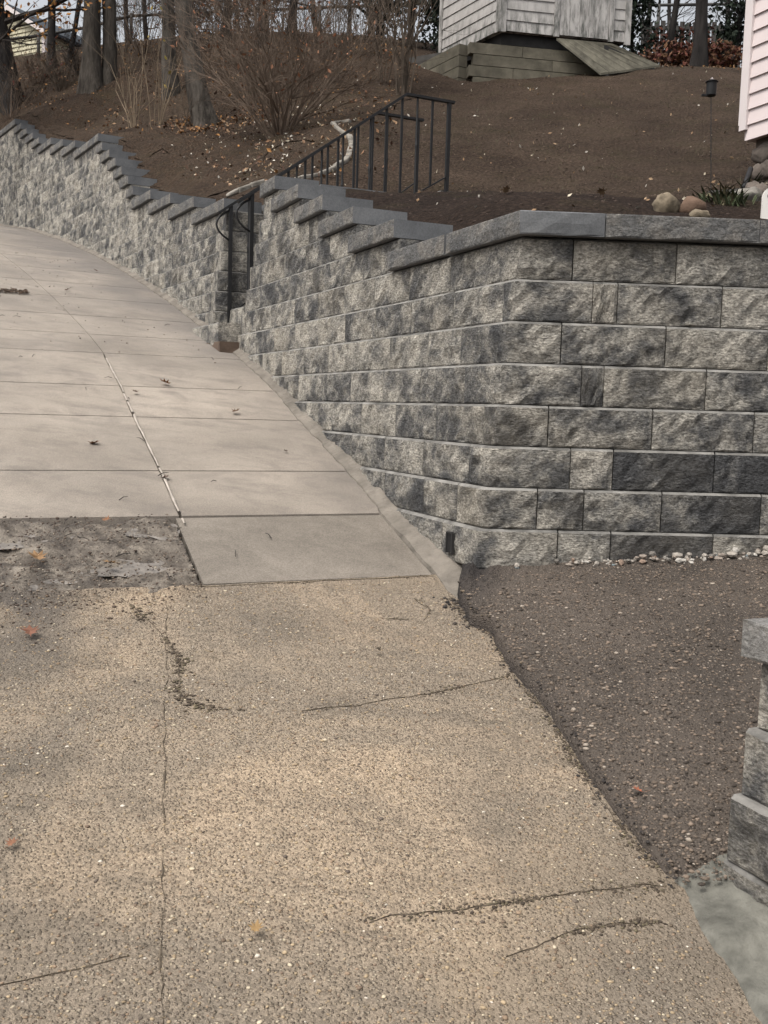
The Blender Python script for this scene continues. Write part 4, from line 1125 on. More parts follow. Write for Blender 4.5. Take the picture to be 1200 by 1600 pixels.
# yellow-leaved branch reaching into the top left corner
tree(yat(-30, 15.6), (.12, 0, 1), .09, 5.2, 'bark_dark', 'tree with yellow orange leaves in the top left corner', 21, nbr=16, leaves=(.036, ORANGE, 16, .15), fine=2, zmin=1.55)
tree(yat(1086, 16.8), (-.01, 0, 1), .10, 7, 'bark_dark', 'dark trunk between the shed and the pink house', 22, nbr=6)
tree(yat(1037, 19), (.01, 0, 1), .06, 6, 'bark_dark', 'thin dark trunk close to the right side of the shed', 23, nbr=8)
tree(yat(1132, 18.5), (.01, 0, 1), .05, 6, 'bark_dark', 'thin dark trunk just left of the pink house corner', 24, nbr=8)
tree(yat(1004, 20), (.01, 0, 1), .05, 6, 'bark_dark', 'dark sapling touching the right edge of the shed', 25, nbr=8)
ORD = ['first', 'second', 'third', 'fourth', 'fifth', 'sixth', 'seventh', 'eighth', 'ninth', 'tenth']
for k, (px, D) in enumerate(((200, 27), (235, 31), (300, 29), (375, 26), (420, 32), (500, 28), (540, 33), (585, 27), (640, 31), (700, 29), (1010, 30), (1060, 27), (1120, 31))):
    tree(yat(px, D, 60), (random.uniform(-.06, .06), 0, 1), random.uniform(.06, .10), random.uniform(5, 7), 'bark_dark', ('%s distant bare tree from the left behind the pipe fence' % ORD[k] if k < 10 else '%s distant bare tree right of the shed, counted from the shed' % ORD[k - 10]), 40 + k, nbr=11, group='distant bare trees', cat='tree', fine=3)

def shrub(base, n, H_, spread, mat, label, seed, name='bush', r=.009, fine=2, leaves=None, cat='bush', group=None, branch=3, up_=.25, wob=.13, ang=.5):
    rng = random.Random(seed); root = empty(name, tuple(base)); tag(root, label, cat, group); mb = MB(); lv = []
    for i in range(n):
        th = rng.uniform(0, 6.28); sp = spread * math.sqrt(rng.random()); d = Vector((math.cos(th) * sp, math.sin(th) * sp, 1))
        b = Vector(base) + Vector((math.cos(th), math.sin(th), 0)) * rng.uniform(0, .10) - Vector((0, 0, .08))
        grow(mb, b, d, H_ * rng.uniform(.55, 1.0), r * rng.uniform(.6, 1.2), fine, rng, 4, wob, branch, ang, up_, .6, lv)
    mb.build('stems', M[mat], root)
    if leaves: leaf_quads('foliage', lv if not leaves[4:] else rng.sample(lv, min(len(lv), leaves[4])), leaves[0], leaves[1], M['leaf'], root, rng, leaves[2], leaves[3])
    return root
shrub(yat(437, 11.6, 215), 44, 1.45, .9, 'twig_olive', 'big bare bush with many fine twigs beside the curved edging', 61, r=.011, fine=3, branch=4, wob=.22, ang=.55, leaves=(.026, [(.25, .11, .06), (.3, .15, .09)], 1, .04, 260))
shrub(yat(628, 14.0, 145), 12, 3.2, .14, 'twig', 'cluster of slender upright bare stems left of the shed', 62, r=.016, fine=2, branch=5)
shrub(yat(600, 14.6, 145), 7, 2.4, .2, 'twig', 'thin bare stems at the left of the upright cluster', 66, r=.011, fine=2, branch=4)
shrub(yat(212, 13.8, 180), 9, 1.15, .35, 'twig_pale', 'pale dry stems leaning near the slim grey tree', 63, r=.010, fine=1)
shrub(yat(246, 13.4, 180), 6, 1.5, .16, 'twig_pale', 'pale upright stems just in front of the slim grey tree', 64, r=.009, fine=1, leaves=(.035, [(.45, .38, .10), (.4, .3, .08)], 1, .05, 14))
shrub(yat(288, 13.2, 190), 10, .6, .7, 'twig', 'low dry brush at the foot of the curved tree', 65, r=.006, fine=2)
BRUSH = ['dark brush at the foot of the leaning dark trunk, right side', 'dark brush just below the tan house', 'dark brush left of the twin grey trunks', 'brush right behind the twin grey trunks', 'brush between the twin trunks and the slim grey tree', 'brush between the slim grey tree and the curved tree', 'brush just right of the curved tree trunk', 'brush behind the left half of the big bush', 'brush behind the right half of the big bush', 'brush right of the big bush, above the edging curve', 'brush between the big bush and the evergreens', 'tall brush under the fence behind the curved tree', 'tall brush under the fence behind the big bush', 'dark brush at the left edge under the yellow leaves']
k = 0
for px, D, h, n in ((95, 18.2, .55, 26), (60, 19.3, .6, 26), (125, 19, .7, 22), (190, 20, 1.6, 26), (225, 19, 1.7, 26), (300, 18, 1.6, 26), (365, 16.5, 1.7, 26), (390, 19, 2.0, 24), (480, 18, 1.9, 26), (520, 16.5, 1.8, 24), (560, 18.5, 2.2, 24), (335, 21, 2.2, 24), (440, 21.5, 2.4, 24), (15, 18, 1.0, 20)):
    shrub(yat(px, D), n, h, .75, ('twig', 'twig_olive', 'twig_dark')[k % 3], BRUSH[k], 100 + k, 'brush', .007, 3, (.03, BROWN + RED, 1, .05, 60), 'brush', 'brush along the top of the bank'); k += 1

# leaf litter on the bank (nobody could count it)
rl = random.Random(9); pts = []
for k in range(5500):
    x = rl.uniform(-7.6, .3); y = rl.uniform(9.2, 21.5)
    if y < 19.9 and not inside(x, y, .5): continue
    if y < 12.5 and rl.random() < .45: continue
    if x / y > 0.0 and y < 14: continue
    pts.append((Vector((x, y, yz(x, y) + .022)), None))
for k in range(500):
    x = rl.uniform(3.2, 7.5); y = rl.uniform(15.5, 19); pts.append((Vector((x, y, yz(x, y) + .02)), None))
for k in range(260):
    q = yat(rl.gauss(315, 28), rl.uniform(12.6, 13.6), 190); pts.append((q + Vector((0, 0, .03)), None))
for k in range(160):
    q = yat(rl.gauss(390, 20), rl.uniform(12.8, 14.0), 160); pts.append((q + Vector((0, 0, .03)), None))
o = leaf_quads('leaf_litter', pts, .027, BROWN + [(.17, .10, .06), (.10, .06, .04), (.30, .19, .11), (.34, .17, .06)], M['leaf'], None, rl, 1, .008); tag(o, 'brown fallen leaves scattered over the bank under the trees', 'leaf litter', kind='stuff')
pts = []
for k in range(550):
    q = yat(rl.gauss(430, 95), rl.uniform(9.3, 13.5), 250)
    if inside(q.x, q.y, .5) and q.x / q.y < -.03: pts.append((q + Vector((0, 0, .02)), None))
for k in range(420):
    x = rl.uniform(-.6, 5.0); y = rl.uniform(4.4, 16)
    if not inside(x, y, .5): continue
    pts.append((Vector((x, y, yz(x, y) + .018)), None))
o = leaf_quads('leaf_litter', pts, .019, [(.42, .37, .28), (.30, .21, .13), (.22, .14, .08), (.5, .46, .4)], M['leaf'], None, rl, 1, .003); tag(o, 'tiny pale leaf scraps scattered over the bare yard', 'leaf litter', kind='stuff')
# low soil clods and dead grass roughening the yard
P, R, C = [], [], []
for k in range(7000):
    x = rl.uniform(-1.4, 5.0); y = 4.1 + 11.5 * rl.random() ** 1.2
    if not inside(x, y, .3): continue
    r = rl.uniform(.005, .014); dark = y < 7.1
    P.append((x, y, yz(x, y) + r * .1 + (.008 if dark else 0))); R.append(r); kk = rl.uniform(.7, 1.3); C.append(np.array((.048, .033, .026) if dark else (.095, .069, .051)) * kk)
o = stones('soil_clods', P, np.array(R), np.array(C), M['stone'], .6); tag(o, 'small crumbs of soil over the bare yard and mulch', 'soil', kind='stuff')

# dark evergreen behind the bush, dark hedge at the right
def leafy(base, rx, ry, rz, N, size, cols, label, seed, name='evergreen', cat='tree', group=None, trunk=.06):
    rng = random.Random(seed); root = empty(name, tuple(base)); tag(root, label, cat, group); mb = MB()
    b = Vector(base); mb.tube([b - Vector((0, 0, .2)), b + Vector((.02, 0, rz)), b + Vector((0, 0, 1.8 * rz))], [trunk, trunk * .7, trunk * .2], 7)
    pts = []; cl = []
    for k in range(46):
        d = Vector((rng.gauss(0, 1), rng.gauss(0, 1), rng.gauss(0, 1))).normalized() * rng.uniform(.45, 1.0); c = b + Vector((d.x * rx, d.y * ry, rz * 1.0 + d.z * rz)); cl.append(c)
        mb.tube([b + Vector((0, 0, rz * (.5 + .5 * rng.random()))), c], [trunk * .25, .004], 4, False)
    mb.build('trunk', M['bark_dark'], root)
    for k in range(N):
        c = cl[rng.randrange(len(cl))]; pts.append((c + Vector((rng.gauss(0, .18) * rx, rng.gauss(0, .18) * ry, rng.gauss(0, .14) * rz)), None))
    leaf_quads('crown', pts, size, cols, M['leaf'], root, rng, 1, .01); return root
leafy(yat(640, 18.2, 90), .75, .6, 1.5, 4200, .05, DKGREEN, 'dark evergreen between the bush and the shed', 71)
leafy(yat(590, 20, 90), .6, .6, 1.2, 2600, .05, DKGREEN, 'dark evergreen left of the upright bare stems', 72)
leafy(yat(692, 17.6, 90), .45, .6, 1.6, 2600, .05, DKGREEN, 'dark narrow evergreen touching the left wall of the shed', 76)
leafy(yat(985, 18.5, 90), .5, .5, 1.0, 1500, .05, DKGREEN, 'dark shrub at the right wall of the shed', 73, 'shrub', 'shrub', trunk=.03)
leafy(yat(1150, 17.8, 90), .40, .5, .9, 1500, .05, DKGREEN, 'dark shrub beside the pink house corner', 74, 'shrub', 'shrub', trunk=.03)
leafy(yat(1060, 19.5, 90), .75, .4, .55, 1500, .045, DKGREEN + RED, 'dark mixed shrub in front of the wooden fence', 77, 'shrub', 'shrub', trunk=.03)
leafy(yat(1065, 17.6, 90), .75, .3, .22, 900, .045, RED + BROWN[:2], 'low shrub with red brown leaves right of the shed', 75, 'shrub', 'shrub', trunk=.02)
leafy(yat(1125, 17.2, 90), .45, .3, .20, 600, .045, RED + BROWN[:2], 'low red brown leafed shrub near the pink house', 78, 'shrub', 'shrub', trunk=.02)
leafy(yat(300, 23.5, 90), .9, .5, .6, 900, .05, RED + BROWN, 'shrub with red leaves behind the curved tree', 79, 'shrub', 'shrub', trunk=.03)
leafy(yat(385, 24, 90), .9, .5, .8, 1000, .05, RED + BROWN, 'shrub with red leaves behind the bush', 80, 'shrub', 'shrub', trunk=.03)

# ------------------------------------------------------------------ shed
def unit(deg): a = math.radians(deg); return Vector((math.sin(a), math.cos(a), 0))   # bearing from +Y, clockwise
sc = at(781, 47.5, 15.0); sl_, sr_ = unit(-30), unit(80)
shed = empty('shed', (sc.x, sc.y, sc.z)); tag(shed, 'small weathered white wooden shed raised on timbers at the top of the yard', 'shed')
WL, WR, SH = 1.55, 1.93, 1.9
def set_mildew(o, base_z, hgt=.45, lo=.15):
    me = o.data; a_ = me.attributes.new('mildew', 'FLOAT', 'POINT'); mw = o.location
    a_.data.foreach_set('value', [max(lo, min(1, 1 - (v.co.z - base_z) / hgt)) for v in me.vertices])
def clap(origin, dirv, out, x0, x1, n0, n1, name='clapboard', rev=.148):
    for k in range(n0, n1):
        z0 = origin.z + k * rev; a = origin + dirv * x0; b = origin + dirv * x1; a.z = b.z = z0; T = Vector((0, 0, rev + .012))
        jag = .006 * rb.uniform(-1, 1)
        V = [a + out * .018, b + out * .018 + Vector((0, 0, jag)), b + T + out * .004, a + T + out * .004, a - out * .01, b - out * .01, b + T - out * .01, a + T - out * .01]
        o = obj(name, V, [(0, 1, 2, 3), (5, 4, 7, 6), (4, 5, 1, 0), (3, 2, 6, 7), (4, 0, 3, 7), (1, 5, 6, 2)], M['shed'], shed); set_mildew(o, sc.z, .5, .22)
outL = Vector((-sl_.y, sl_.x, 0)); outL = outL if outL.y < 0 else -outL
outR = Vector((-sr_.y, sr_.x, 0)); outR = outR if outR.y < 0 else -outR
clap(sc, sl_, outL, .05, WL - .05, 0, 13); clap(sc, sr_, outR, .08, .80, 0, 13); clap(sc, sr_, outR, 1.66, WR - .08, 0, 13)
def board(a, dirv, w, z0, z1, out, th, name, mat='shed', lo=.25):
    mb = MB(); c_ = a + dirv * (w / 2) + out * (th / 2); mb.box(Vector((c_.x, c_.y, (z0 + z1) / 2)), dirv * w / 2, out * th / 2, Vector((0, 0, (z1 - z0) / 2))); o = mb.build(name, M[mat], shed)
    if mat == 'shed': set_mildew(o, z0, .35, lo)
    return o
zb = sc.z - .02
board(sc - sr_ * .02, sr_, .10, zb, zb + SH, outR, .03, 'corner_trim'); board(sc + sl_ * -.0, sl_, .07, zb, zb + SH, outL, .03, 'corner_trim')
board(sc + sl_ * (WL - .07), sl_, .08, zb, zb + SH, outL, .03, 'corner_trim'); board(sc + sr_ * (WR - .09), sr_, .09, zb - .02, zb + SH, outR, .03, 'corner_trim')
board(sc + sr_ * .78, sr_, .08, zb, zb + SH, outR, .035, 'door_frame'); board(sc + sr_ * 1.60, sr_, .07, zb, zb + SH, outR, .035, 'door_frame')
door = empty('door', (sc.x, sc.y, sc.z)); door.parent = shed; door.matrix_parent_inverse = Matrix.Translation(shed.location).inverted()
for k in range(5):
    a = sc + sr_ * (.865 + .146 * k); mb = MB(); c_ = a + sr_ * .072 + outR * .012; mb.box(Vector((c_.x, c_.y, zb + .03 + .85)), sr_ * .0715, outR * .012, Vector((0, 0, .85)))
    o = mb.build('door_board', M['shed'], None); o.parent = door; o.matrix_parent_inverse = Matrix.Translation(door.location).inverted(); set_mildew(o, zb, .55, .12)
back = sc + sl_ * WL + sr_ * WR
mb = MB(); mb.prism([tuple((sc + sl_ * .01 + sr_ * .02)[:2]), tuple((sc + sl_ * .01 + sr_ * (WR - .02))[:2]), tuple((back - sl_ * .02 - sr_ * .02)[:2]), tuple((sc + sl_ * (WL - .02) + sr_ * .02)[:2])], zb + .02, zb + SH)
o = mb.build('wall', M['shed'], shed); set_mildew(o, zb, .4, .2)
mb = MB(); mb.prism([tuple((sc + sl_ * .08 + sr_ * .08)[:2]), tuple((sc + sl_ * .08 + sr_ * (WR - .1))[:2]), tuple((back - sl_ * .1 - sr_ * .1)[:2]), tuple((sc + sl_ * (WL - .1) + sr_ * .08)[:2])], zb - .14, zb + .02); mb.build('floor_frame', M['shed_dark'], shed)
rc = sc + sl_ * (WL / 2) - sr_ * .15; rd = sc + sl_ * (WL / 2) + sr_ * (WR + .15); zt = zb + SH
e1, e2 = sc - sl_ * .15 - sr_ * .15, sc - sl_ * .15 + sr_ * (WR + .15); f1, f2 = sc + sl_ * (WL + .15) - sr_ * .15, sc + sl_ * (WL + .15) + sr_ * (WR + .15)
def zz(v, z): return Vector((v.x, v.y, z))
V = [zz(e1, zt - .05), zz(e2, zt - .05), zz(rd, zt + .6), zz(rc, zt + .6), zz(f1, zt - .05), zz(f2, zt - .05)]; V += [v + Vector((0, 0, .04)) for v in V]
obj('roof', V, [(0, 1, 2, 3), (3, 2, 5, 4), (6, 9, 8, 7), (9, 10, 11, 8), (0, 6, 7, 1), (5, 11, 10, 4), (0, 3, 9, 6), (3, 4, 10, 9), (1, 7, 8, 2), (2, 8, 11, 5)], M['roof'], shed)

# timber crib under the shed
crib = empty('timber_wall', tuple(at(740, 112, 15.1))); tag(crib, 'stacked mossy timbers holding up the shed', 'timber wall')
c0 = at(733, 110, 15.05); gz = yz(c0.x, c0.y)
for k in range(4):
    z = sc.z - .17 - .155 * (k + .5)
    off = -.05 + .05 * (k % 2); cut = (.75, 1.2, .62, 1.0)[k]; x0 = -.02 + (.06 if k % 2 else .0)
    for a, b in ((x0, cut), (cut + .006, 2.2)):
        st = Vector((c0.x, c0.y, 0)) + sr_ * a; en = Vector((c0.x, c0.y, 0)) + sr_ * b; mid = (st + en) / 2 - sl_ * 0; mb = MB()
        mb.box(Vector((mid.x, mid.y, z)), sr_ * (b - a) / 2, outR * .07, Vector((0, 0, .073))); o = mb.build('timber', M['timber'], crib)
    mb = MB(); st = Vector((c0.x, c0.y, 0)) + sl_ * .8 - sr_ * .06; mb.box(Vector((st.x, st.y, z)), sl_ * .74, Vector((sl_.y, -sl_.x, 0)) * .07, Vector((0, 0, .073))); mb.build('timber', M['timber'], crib)
low = empty('timber_wall', tuple(at(690, 108, 16.2))); tag(low, 'low grey timber edging left of the shed timbers', 'timber wall')
for k in range(2):
    a, b = at(640, 100, 16.4), at(733, 100, 15.9); z = yz(b.x, b.y) + .05 + .16 * k; d = (b - a); d.z = 0; mb = MB(); c_ = (a + b) / 2; mb.box(Vector((c_.x, c_.y, z)), d / 2, d.normalized().cross(Vector((0, 0, 1))) * .07, Vector((0, 0, .076))); mb.build('timber', M['fence_wood'], low)

# plank ramp
rp = empty('ramp', tuple(at(930, 80, 14.6))); tag(rp, 'mossy wooden plank ramp leading down from the shed door', 'ramp')
t0 = sc + sr_ * .82 + outR * .03; t0.z = zb - .02; t1 = sc + sr_ * 1.66 + outR * .03; t1.z = zb - .02
b0 = at(938, 104, 15.0); b0.z = yz(b0.x, b0.y) + .05; b1 = at(1032, 105, 15.5); b1.z = yz(b1.x, b1.y) + .05
for k in range(7):
    a0, a1 = t0.lerp(t1, k / 7 + .006), t0.lerp(t1, (k + 1) / 7 - .006); c0_, c1_ = b0.lerp(b1, k / 7 + .006), b0.lerp(b1, (k + 1) / 7 - .006); dn = Vector((0, 0, .03))
    c0_ = c0_ + (c0_ - a0) * rb.uniform(-.01, .02); c1_ = c1_ + (c1_ - a1) * rb.uniform(-.01, .02)
    obj('plank', [a0, a1, c1_, c0_, a0 - dn, a1 - dn, c1_ - dn, c0_ - dn], [(0, 3, 2, 1), (4, 5, 6, 7), (0, 1, 5, 4), (2, 3, 7, 6), (1, 2, 6, 5), (3, 0, 4, 7)], M['ramp'], rp)
mb = MB()
for w in (.12, .88):
    a, b = t0.lerp(t1, w) - Vector((0, 0, .07)), b0.lerp(b1, w) - Vector((0, 0, .07)); mb.box((a + b) / 2, (b - a) / 2, sr_ * .02, Vector((0, 0, .035)))
mb.build('stringer', M['shed_dark'], rp)

# ------------------------------------------------------------------ pink house at the right
hc = at(1163, 222, 8.0); hu = Vector((-U[0], -U[1], 0)); hout = Vector((NV[0], NV[1], 0))
house = empty('house', (hc.x, hc.y, hc.z - .5)); tag(house, 'pale pink vinyl sided house corner at the right edge', 'house')
HL = 3.2; rev = 0.113
for k in range(22):
    z0 = hc.z + k * rev; a = hc + hu * .03; b = hc + hu * HL
    V = [zz(a, z0) + hout * .020, zz(b, z0) + hout * .020, zz(b, z0 + rev + .008) + hout * .004, zz(a, z0 + rev + .008) + hout * .004, zz(a, z0) - hout * .004, zz(b, z0) - hout * .004]
    obj('siding_board', V, [(0, 1, 2, 3), (4, 5, 1, 0), (3, 2, 5, 4), (4, 0, 3), (1, 5, 2)], M['siding'], house)
mb = MB(); mb.box(zz(hc, hc.z + 1.28) + hout * .012 + hu * .005, hu * .035, hout * .022, Vector((0, 0, 1.20))); mb.build('corner_trim', M['trim'], house)
mb = MB(); mb.box(zz(hc, hc.z + 1.38) - hu * .035 + hout * .0, hu * .02, hout * .02, Vector((0, 0, 1.25))); mb.build('downspout', M['trim'], house)
mb = MB(); hb = hc - hout * 5
mb.prism([tuple(hc[:2]), tuple((hc + hu * HL)[:2]), tuple((hc + hu * HL - hout * 5)[:2]), tuple((hc - hout * 5)[:2])][::1], hc.z + .01, hc.z + 2.5); mb.build('wall', M['siding'], house)
mb = MB(); mb.prism([tuple((hc - hout * .06 + hu * .06)[:2]), tuple((hc + hu * HL - hout * .06)[:2]), tuple((hc + hu * HL - hout * 4.9)[:2]), tuple((hc - hout * 4.9 + hu * .06)[:2])], hc.z - 1.6, hc.z + .01); mb.build('foundation', M['foundation'], house)
for k in range(26):
    x = .1 + .2 * (k % 10) + rb.uniform(0, .08); z = hc.z - .10 - .15 * (k // 10) + rb.uniform(-.02, .02); q = hc + hu * x - hout * .05
    rock('foundation_stone', (q.x, q.y, z), .125, .03, .07, M['foundation'], None, k * 3.3, math.atan2(hu.y, hu.x), house)
V = [zz(hc - hu * .3 + hout * .3, hc.z + 2.48), zz(hc + hu * (HL + .3) + hout * .3, hc.z + 2.48), zz(hc + hu * (HL + .3) - hout * 2.5, hc.z + 4.3), zz(hc - hu * .3 - hout * 2.5, hc.z + 4.3), zz(hc - hu * .3 - hout * 5.3, hc.z + 2.48), zz(hc + hu * (HL + .3) - hout * 5.3, hc.z + 2.48)]
obj('roof', V, [(0, 1, 2, 3), (3, 2, 5, 4), (0, 3, 4), (1, 5, 2), (0, 4, 5, 1)], M['roof'], house)
# stones, timber kerb, black pipe at the foot of the house
def yrock(px, D, rx, ry, rz, mat, label, seed, sink=.35, rot=0, name='rock'):
    p = at(px, 300, D); return rock(name, (p.x, p.y, yz(p.x, p.y) + rz * (1 - sink)), rx, ry, rz, mat, label, seed, rot)
yrock(1146, 6.9, .11, .06, .04, M['grey_rock'], 'pale flat rock at the foot of the pink house', 31, .1)
yrock(1168, 6.0, .09, .07, .05, M['grey_rock'], 'grey rock among the weeds below the pink house', 33)
yrock(1185, 6.6, .09, .08, .07, M['foundation'], 'brown foundation stone beside the pale flat rock', 35)
p = at(1150, 292, 6.6); tk_ = MB(); tk_.box(Vector((p.x, p.y, yz(p.x, p.y) + .03)), Vector((.17, -.02, .015)), Vector((.01, .05, 0)), Vector((0, 0, .035))); tag(tk_.build('kerb_timber', M['fence_wood']), 'short dark timber kerb under the pale flat rock', 'timber')
pa, pb = at(1162, 294, 6.8), at(1173, 264, 7.0); mb = MB(); mb.tube([pa, pb], [.018, .018], 8); tag(mb.build('drain_pipe', M['black'], None, True), 'short black pipe leaning against the house foundation', 'pipe')

# lantern on a stake
lp = at(1113, 300, 7.2); lp.z = yz(lp.x, lp.y); tp = at(1111, 150, 7.2)
lan = empty('garden_lantern', tuple(lp)); tag(lan, 'black cylindrical lantern on a thin stake in the yard near the pink house', 'lantern')
mb = MB(); mb.tube([lp - Vector((0, 0, .1)), Vector((tp.x, tp.y, tp.z))], [.003, .003], 6); mb.build('stake', M['iron'], lan)
mb = MB(); mb.tube([Vector((tp.x, tp.y, tp.z + d)) for d in (0, .005, .012, .088, .09)], [.030, .034, .034, .034, .03], 18); mb.build('lantern_body', M['black'], lan, False)
mb = MB(); mb.tube([Vector((tp.x, tp.y, tp.z + d)) for d in (.091, .094, .097, .108)], [.042, .042, .034, .010], 18); mb.build('lantern_cap', M['black'], lan)
mb = MB(); mb.tube([Vector((tp.x, tp.y, tp.z + d)) for d in (.108, .114, .12)], [.006, .009, .003], 8); mb.build('finial', M['trim'], lan)
mb = MB(); mb.box(Vector((tp.x - .045, tp.y, tp.z + .004)), (.018, 0, 0), (0, .012, 0), (0, 0, .006)); mb.build('perch', M['black'], lan)

# weeds by the house
rw = random.Random(3)
def weed(px, D, n, h, label, seed, cols=GREEN):
    b = yat(px, D, 320); rng = random.Random(seed); root = empty('weed', tuple(b)); tag(root, label, 'weed', 'green weeds behind the wall'); V, Fc, C = [], [], []
    for k in range(n):
        th = rng.uniform(0, 6.28); q = b + Vector((rng.gauss(0, .05), rng.gauss(0, .05), -.01)); l = h * rng.uniform(.5, 1.1); d = Vector((math.cos(th) * .5, math.sin(th) * .5, 1)).normalized(); sdv = Vector((-math.sin(th), math.cos(th), 0)) * .005; i = len(V)
        mpt = q + d * l * .55; tip = mpt + (d + Vector((math.cos(th), math.sin(th), -.5)) * .6) * l * .4
        V += [tuple(q - sdv), tuple(q + sdv), tuple(mpt + sdv * 1.4), tuple(mpt - sdv * 1.4), tuple(tip)]; Fc += [(i, i + 1, i + 2, i + 3), (i + 3, i + 2, i + 4)]
        c_ = cols[rng.randrange(3)]; C += [(c_[0], c_[1], c_[2], 1)] * 5
    me = mesh('leaves', V, Fc, M['leaf']); ca_ = me.color_attributes.new('tint', 'FLOAT_COLOR', 'POINT'); ca_.data.foreach_set('color', np.array(C).reshape(-1)); inst('leaves', me, root)
weed(1128, 5.6, 90, .15, 'tall green weed clump right of the brown boulder', 5); weed(1150, 5.7, 60, .11, 'smaller green weed clump toward the pink house', 6); weed(1112, 6.6, 50, .10, 'small weed tuft at the foot of the lantern stake', 7); weed(1180, 6.9, 60, .2, 'grassy tuft on the foundation of the pink house', 8)

# white ghost cut-out standing behind the cap
gb = at(1202, 352, 5.0); gb.z = min(gb.z, yz(gb.x, gb.y))
ghost = empty('ghost_decoration', tuple(gb)); tag(ghost, 'white wooden ghost cut-out behind the wall cap at the right edge', 'decoration')
out_ = [(-.042, 0), (-.042, .10)] + [(.042 * -math.cos(math.pi * k / 12), .125 + .05 * math.sin(math.pi * k / 12)) for k in range(13)] + [(.042, .10), (.042, 0), (.02, .012), (0, 0), (-.02, .012)]
n_ = len(out_); V = [(gb.x + x, gb.y - .008, gb.z + z) for x, z in out_] + [(gb.x + x, gb.y + .008, gb.z + z) for x, z in out_]
obj('board', V, [tuple(range(n_)), tuple(range(2 * n_ - 1, n_ - 1, -1))] + [((i + 1) % n_, i, n_ + i, n_ + (i + 1) % n_) for i in range(n_)], M['ghost'], ghost)
def oval(name, x, z, rx, rz):
    V = [(gb.x + x + rx * math.cos(k * math.pi / 6), gb.y - .0105, gb.z + z + rz * math.sin(k * math.pi / 6)) for k in range(12)] + [(gb.x + x + rx * math.cos(k * math.pi / 6), gb.y - .007, gb.z + z + rz * math.sin(k * math.pi / 6)) for k in range(12)]
    obj(name, V, [tuple(range(12))] + [((i + 1) % 12, i, 12 + i, 12 + (i + 1) % 12) for i in range(12)], M['black'], ghost)
oval('eye', -.016, .135, .0045, .010); oval('eye', -.002, .135, .0045, .010); oval('mouth', -.010, .110, .0045, .010)

# ------------------------------------------------------------------ fences at the top
def pipe_fence(pts, label, hgt=1.25):
    root = empty('fence', tuple(pts[0])); tag(root, label, 'fence')
    for a, b in zip(pts[:-1], pts[1:]):
        mb = MB(); mb.tube([a, b], [.03, .03], 6); mb.build('top_rail', M['fence_metal'], root, True)
    for p in pts:
        mb = MB(); z = yz(p.x, p.y); mb.tube([Vector((p.x, p.y, z - .2)), Vector((p.x, p.y, p.z + .05))], [.035, .035], 8); mb.build('post', M['fence_metal'], root, True)
    # chain-link mesh
    mb = MB()
    for a, b in zip(pts[:-1], pts[1:]):
        L = (b - a).length; n_ = int(L / .16)
        for k in range(n_):
            for sg in (1, -1):
                x0 = k / n_; x1 = x0 + sg * hgt * .9 / L
                if not 0 <= x1 <= 1: continue
                p, q = a.lerp(b, x0), a.lerp(b, x1) - Vector((0, 0, hgt)); mb.tube([p, q], [.003, .003], 3, False)
    mb.build('wire_mesh', M['fence_metal'], root)
pipe_fence([at(-40, 68, 21.5), at(60, 56, 21.8), at(135, 43, 22.1), at(205, 25, 22.3), at(300, 20, 22.6), at(400, 16, 22.9), at(500, 12, 23.2), at(600, 8, 23.5), at(690, 5, 23.7)], 'dark pipe rail fence with wire mesh along the top of the bank')
pipe_fence([at(960, 9, 22.8), at(1030, 8, 22.6), at(1100, 7, 22.4), at(1180, 6, 22.2)], 'dark pipe rail fence seen right of the shed')
wf = empty('fence', tuple(at(1070, 60, 21.0))); tag(wf, 'weathered wooden picket fence behind the red shrubs', 'fence')
for k in range(16):
    p = at(1005 + 10 * k, 60, 21.0); z = yz(p.x, p.y); mb = MB(); zt_ = at(1070, 33 + 3 * rb.random(), 21).z; mb.box(Vector((p.x, p.y, (z + zt_) / 2)), (.045, 0, 0), (0, .01, 0), (0, 0, (zt_ - z) / 2)); mb.build('picket', M['fence_wood'], wf)
a, b = at(1003, 44, 21.03), at(1158, 44, 21.03); mb = MB(); mb.box((a + b) / 2, (b - a) / 2, (0, .015, 0), (0, 0, .04)); mb.build('rail', M['fence_wood'], wf)

# ------------------------------------------------------------------ tan house up at the left
nc = at(70, 96, 31.0); nl, nr_ = unit(-62), unit(28)
nh = empty('house', tuple(nc)); tag(nh, 'small tan sided house with a dark roof beyond the trees at top left', 'house')
zE = at(70, 46, 31.0).z; zB = nc.z - 1.2; rv = .125; GW = 2.6; SWL = 3.0
ol = Vector((nl.y, -nl.x, 0)); ol = ol if ol.y < 0 else -ol; orr = Vector((nr_.y, -nr_.x, 0)); orr = orr if orr.y < 0 else -orr
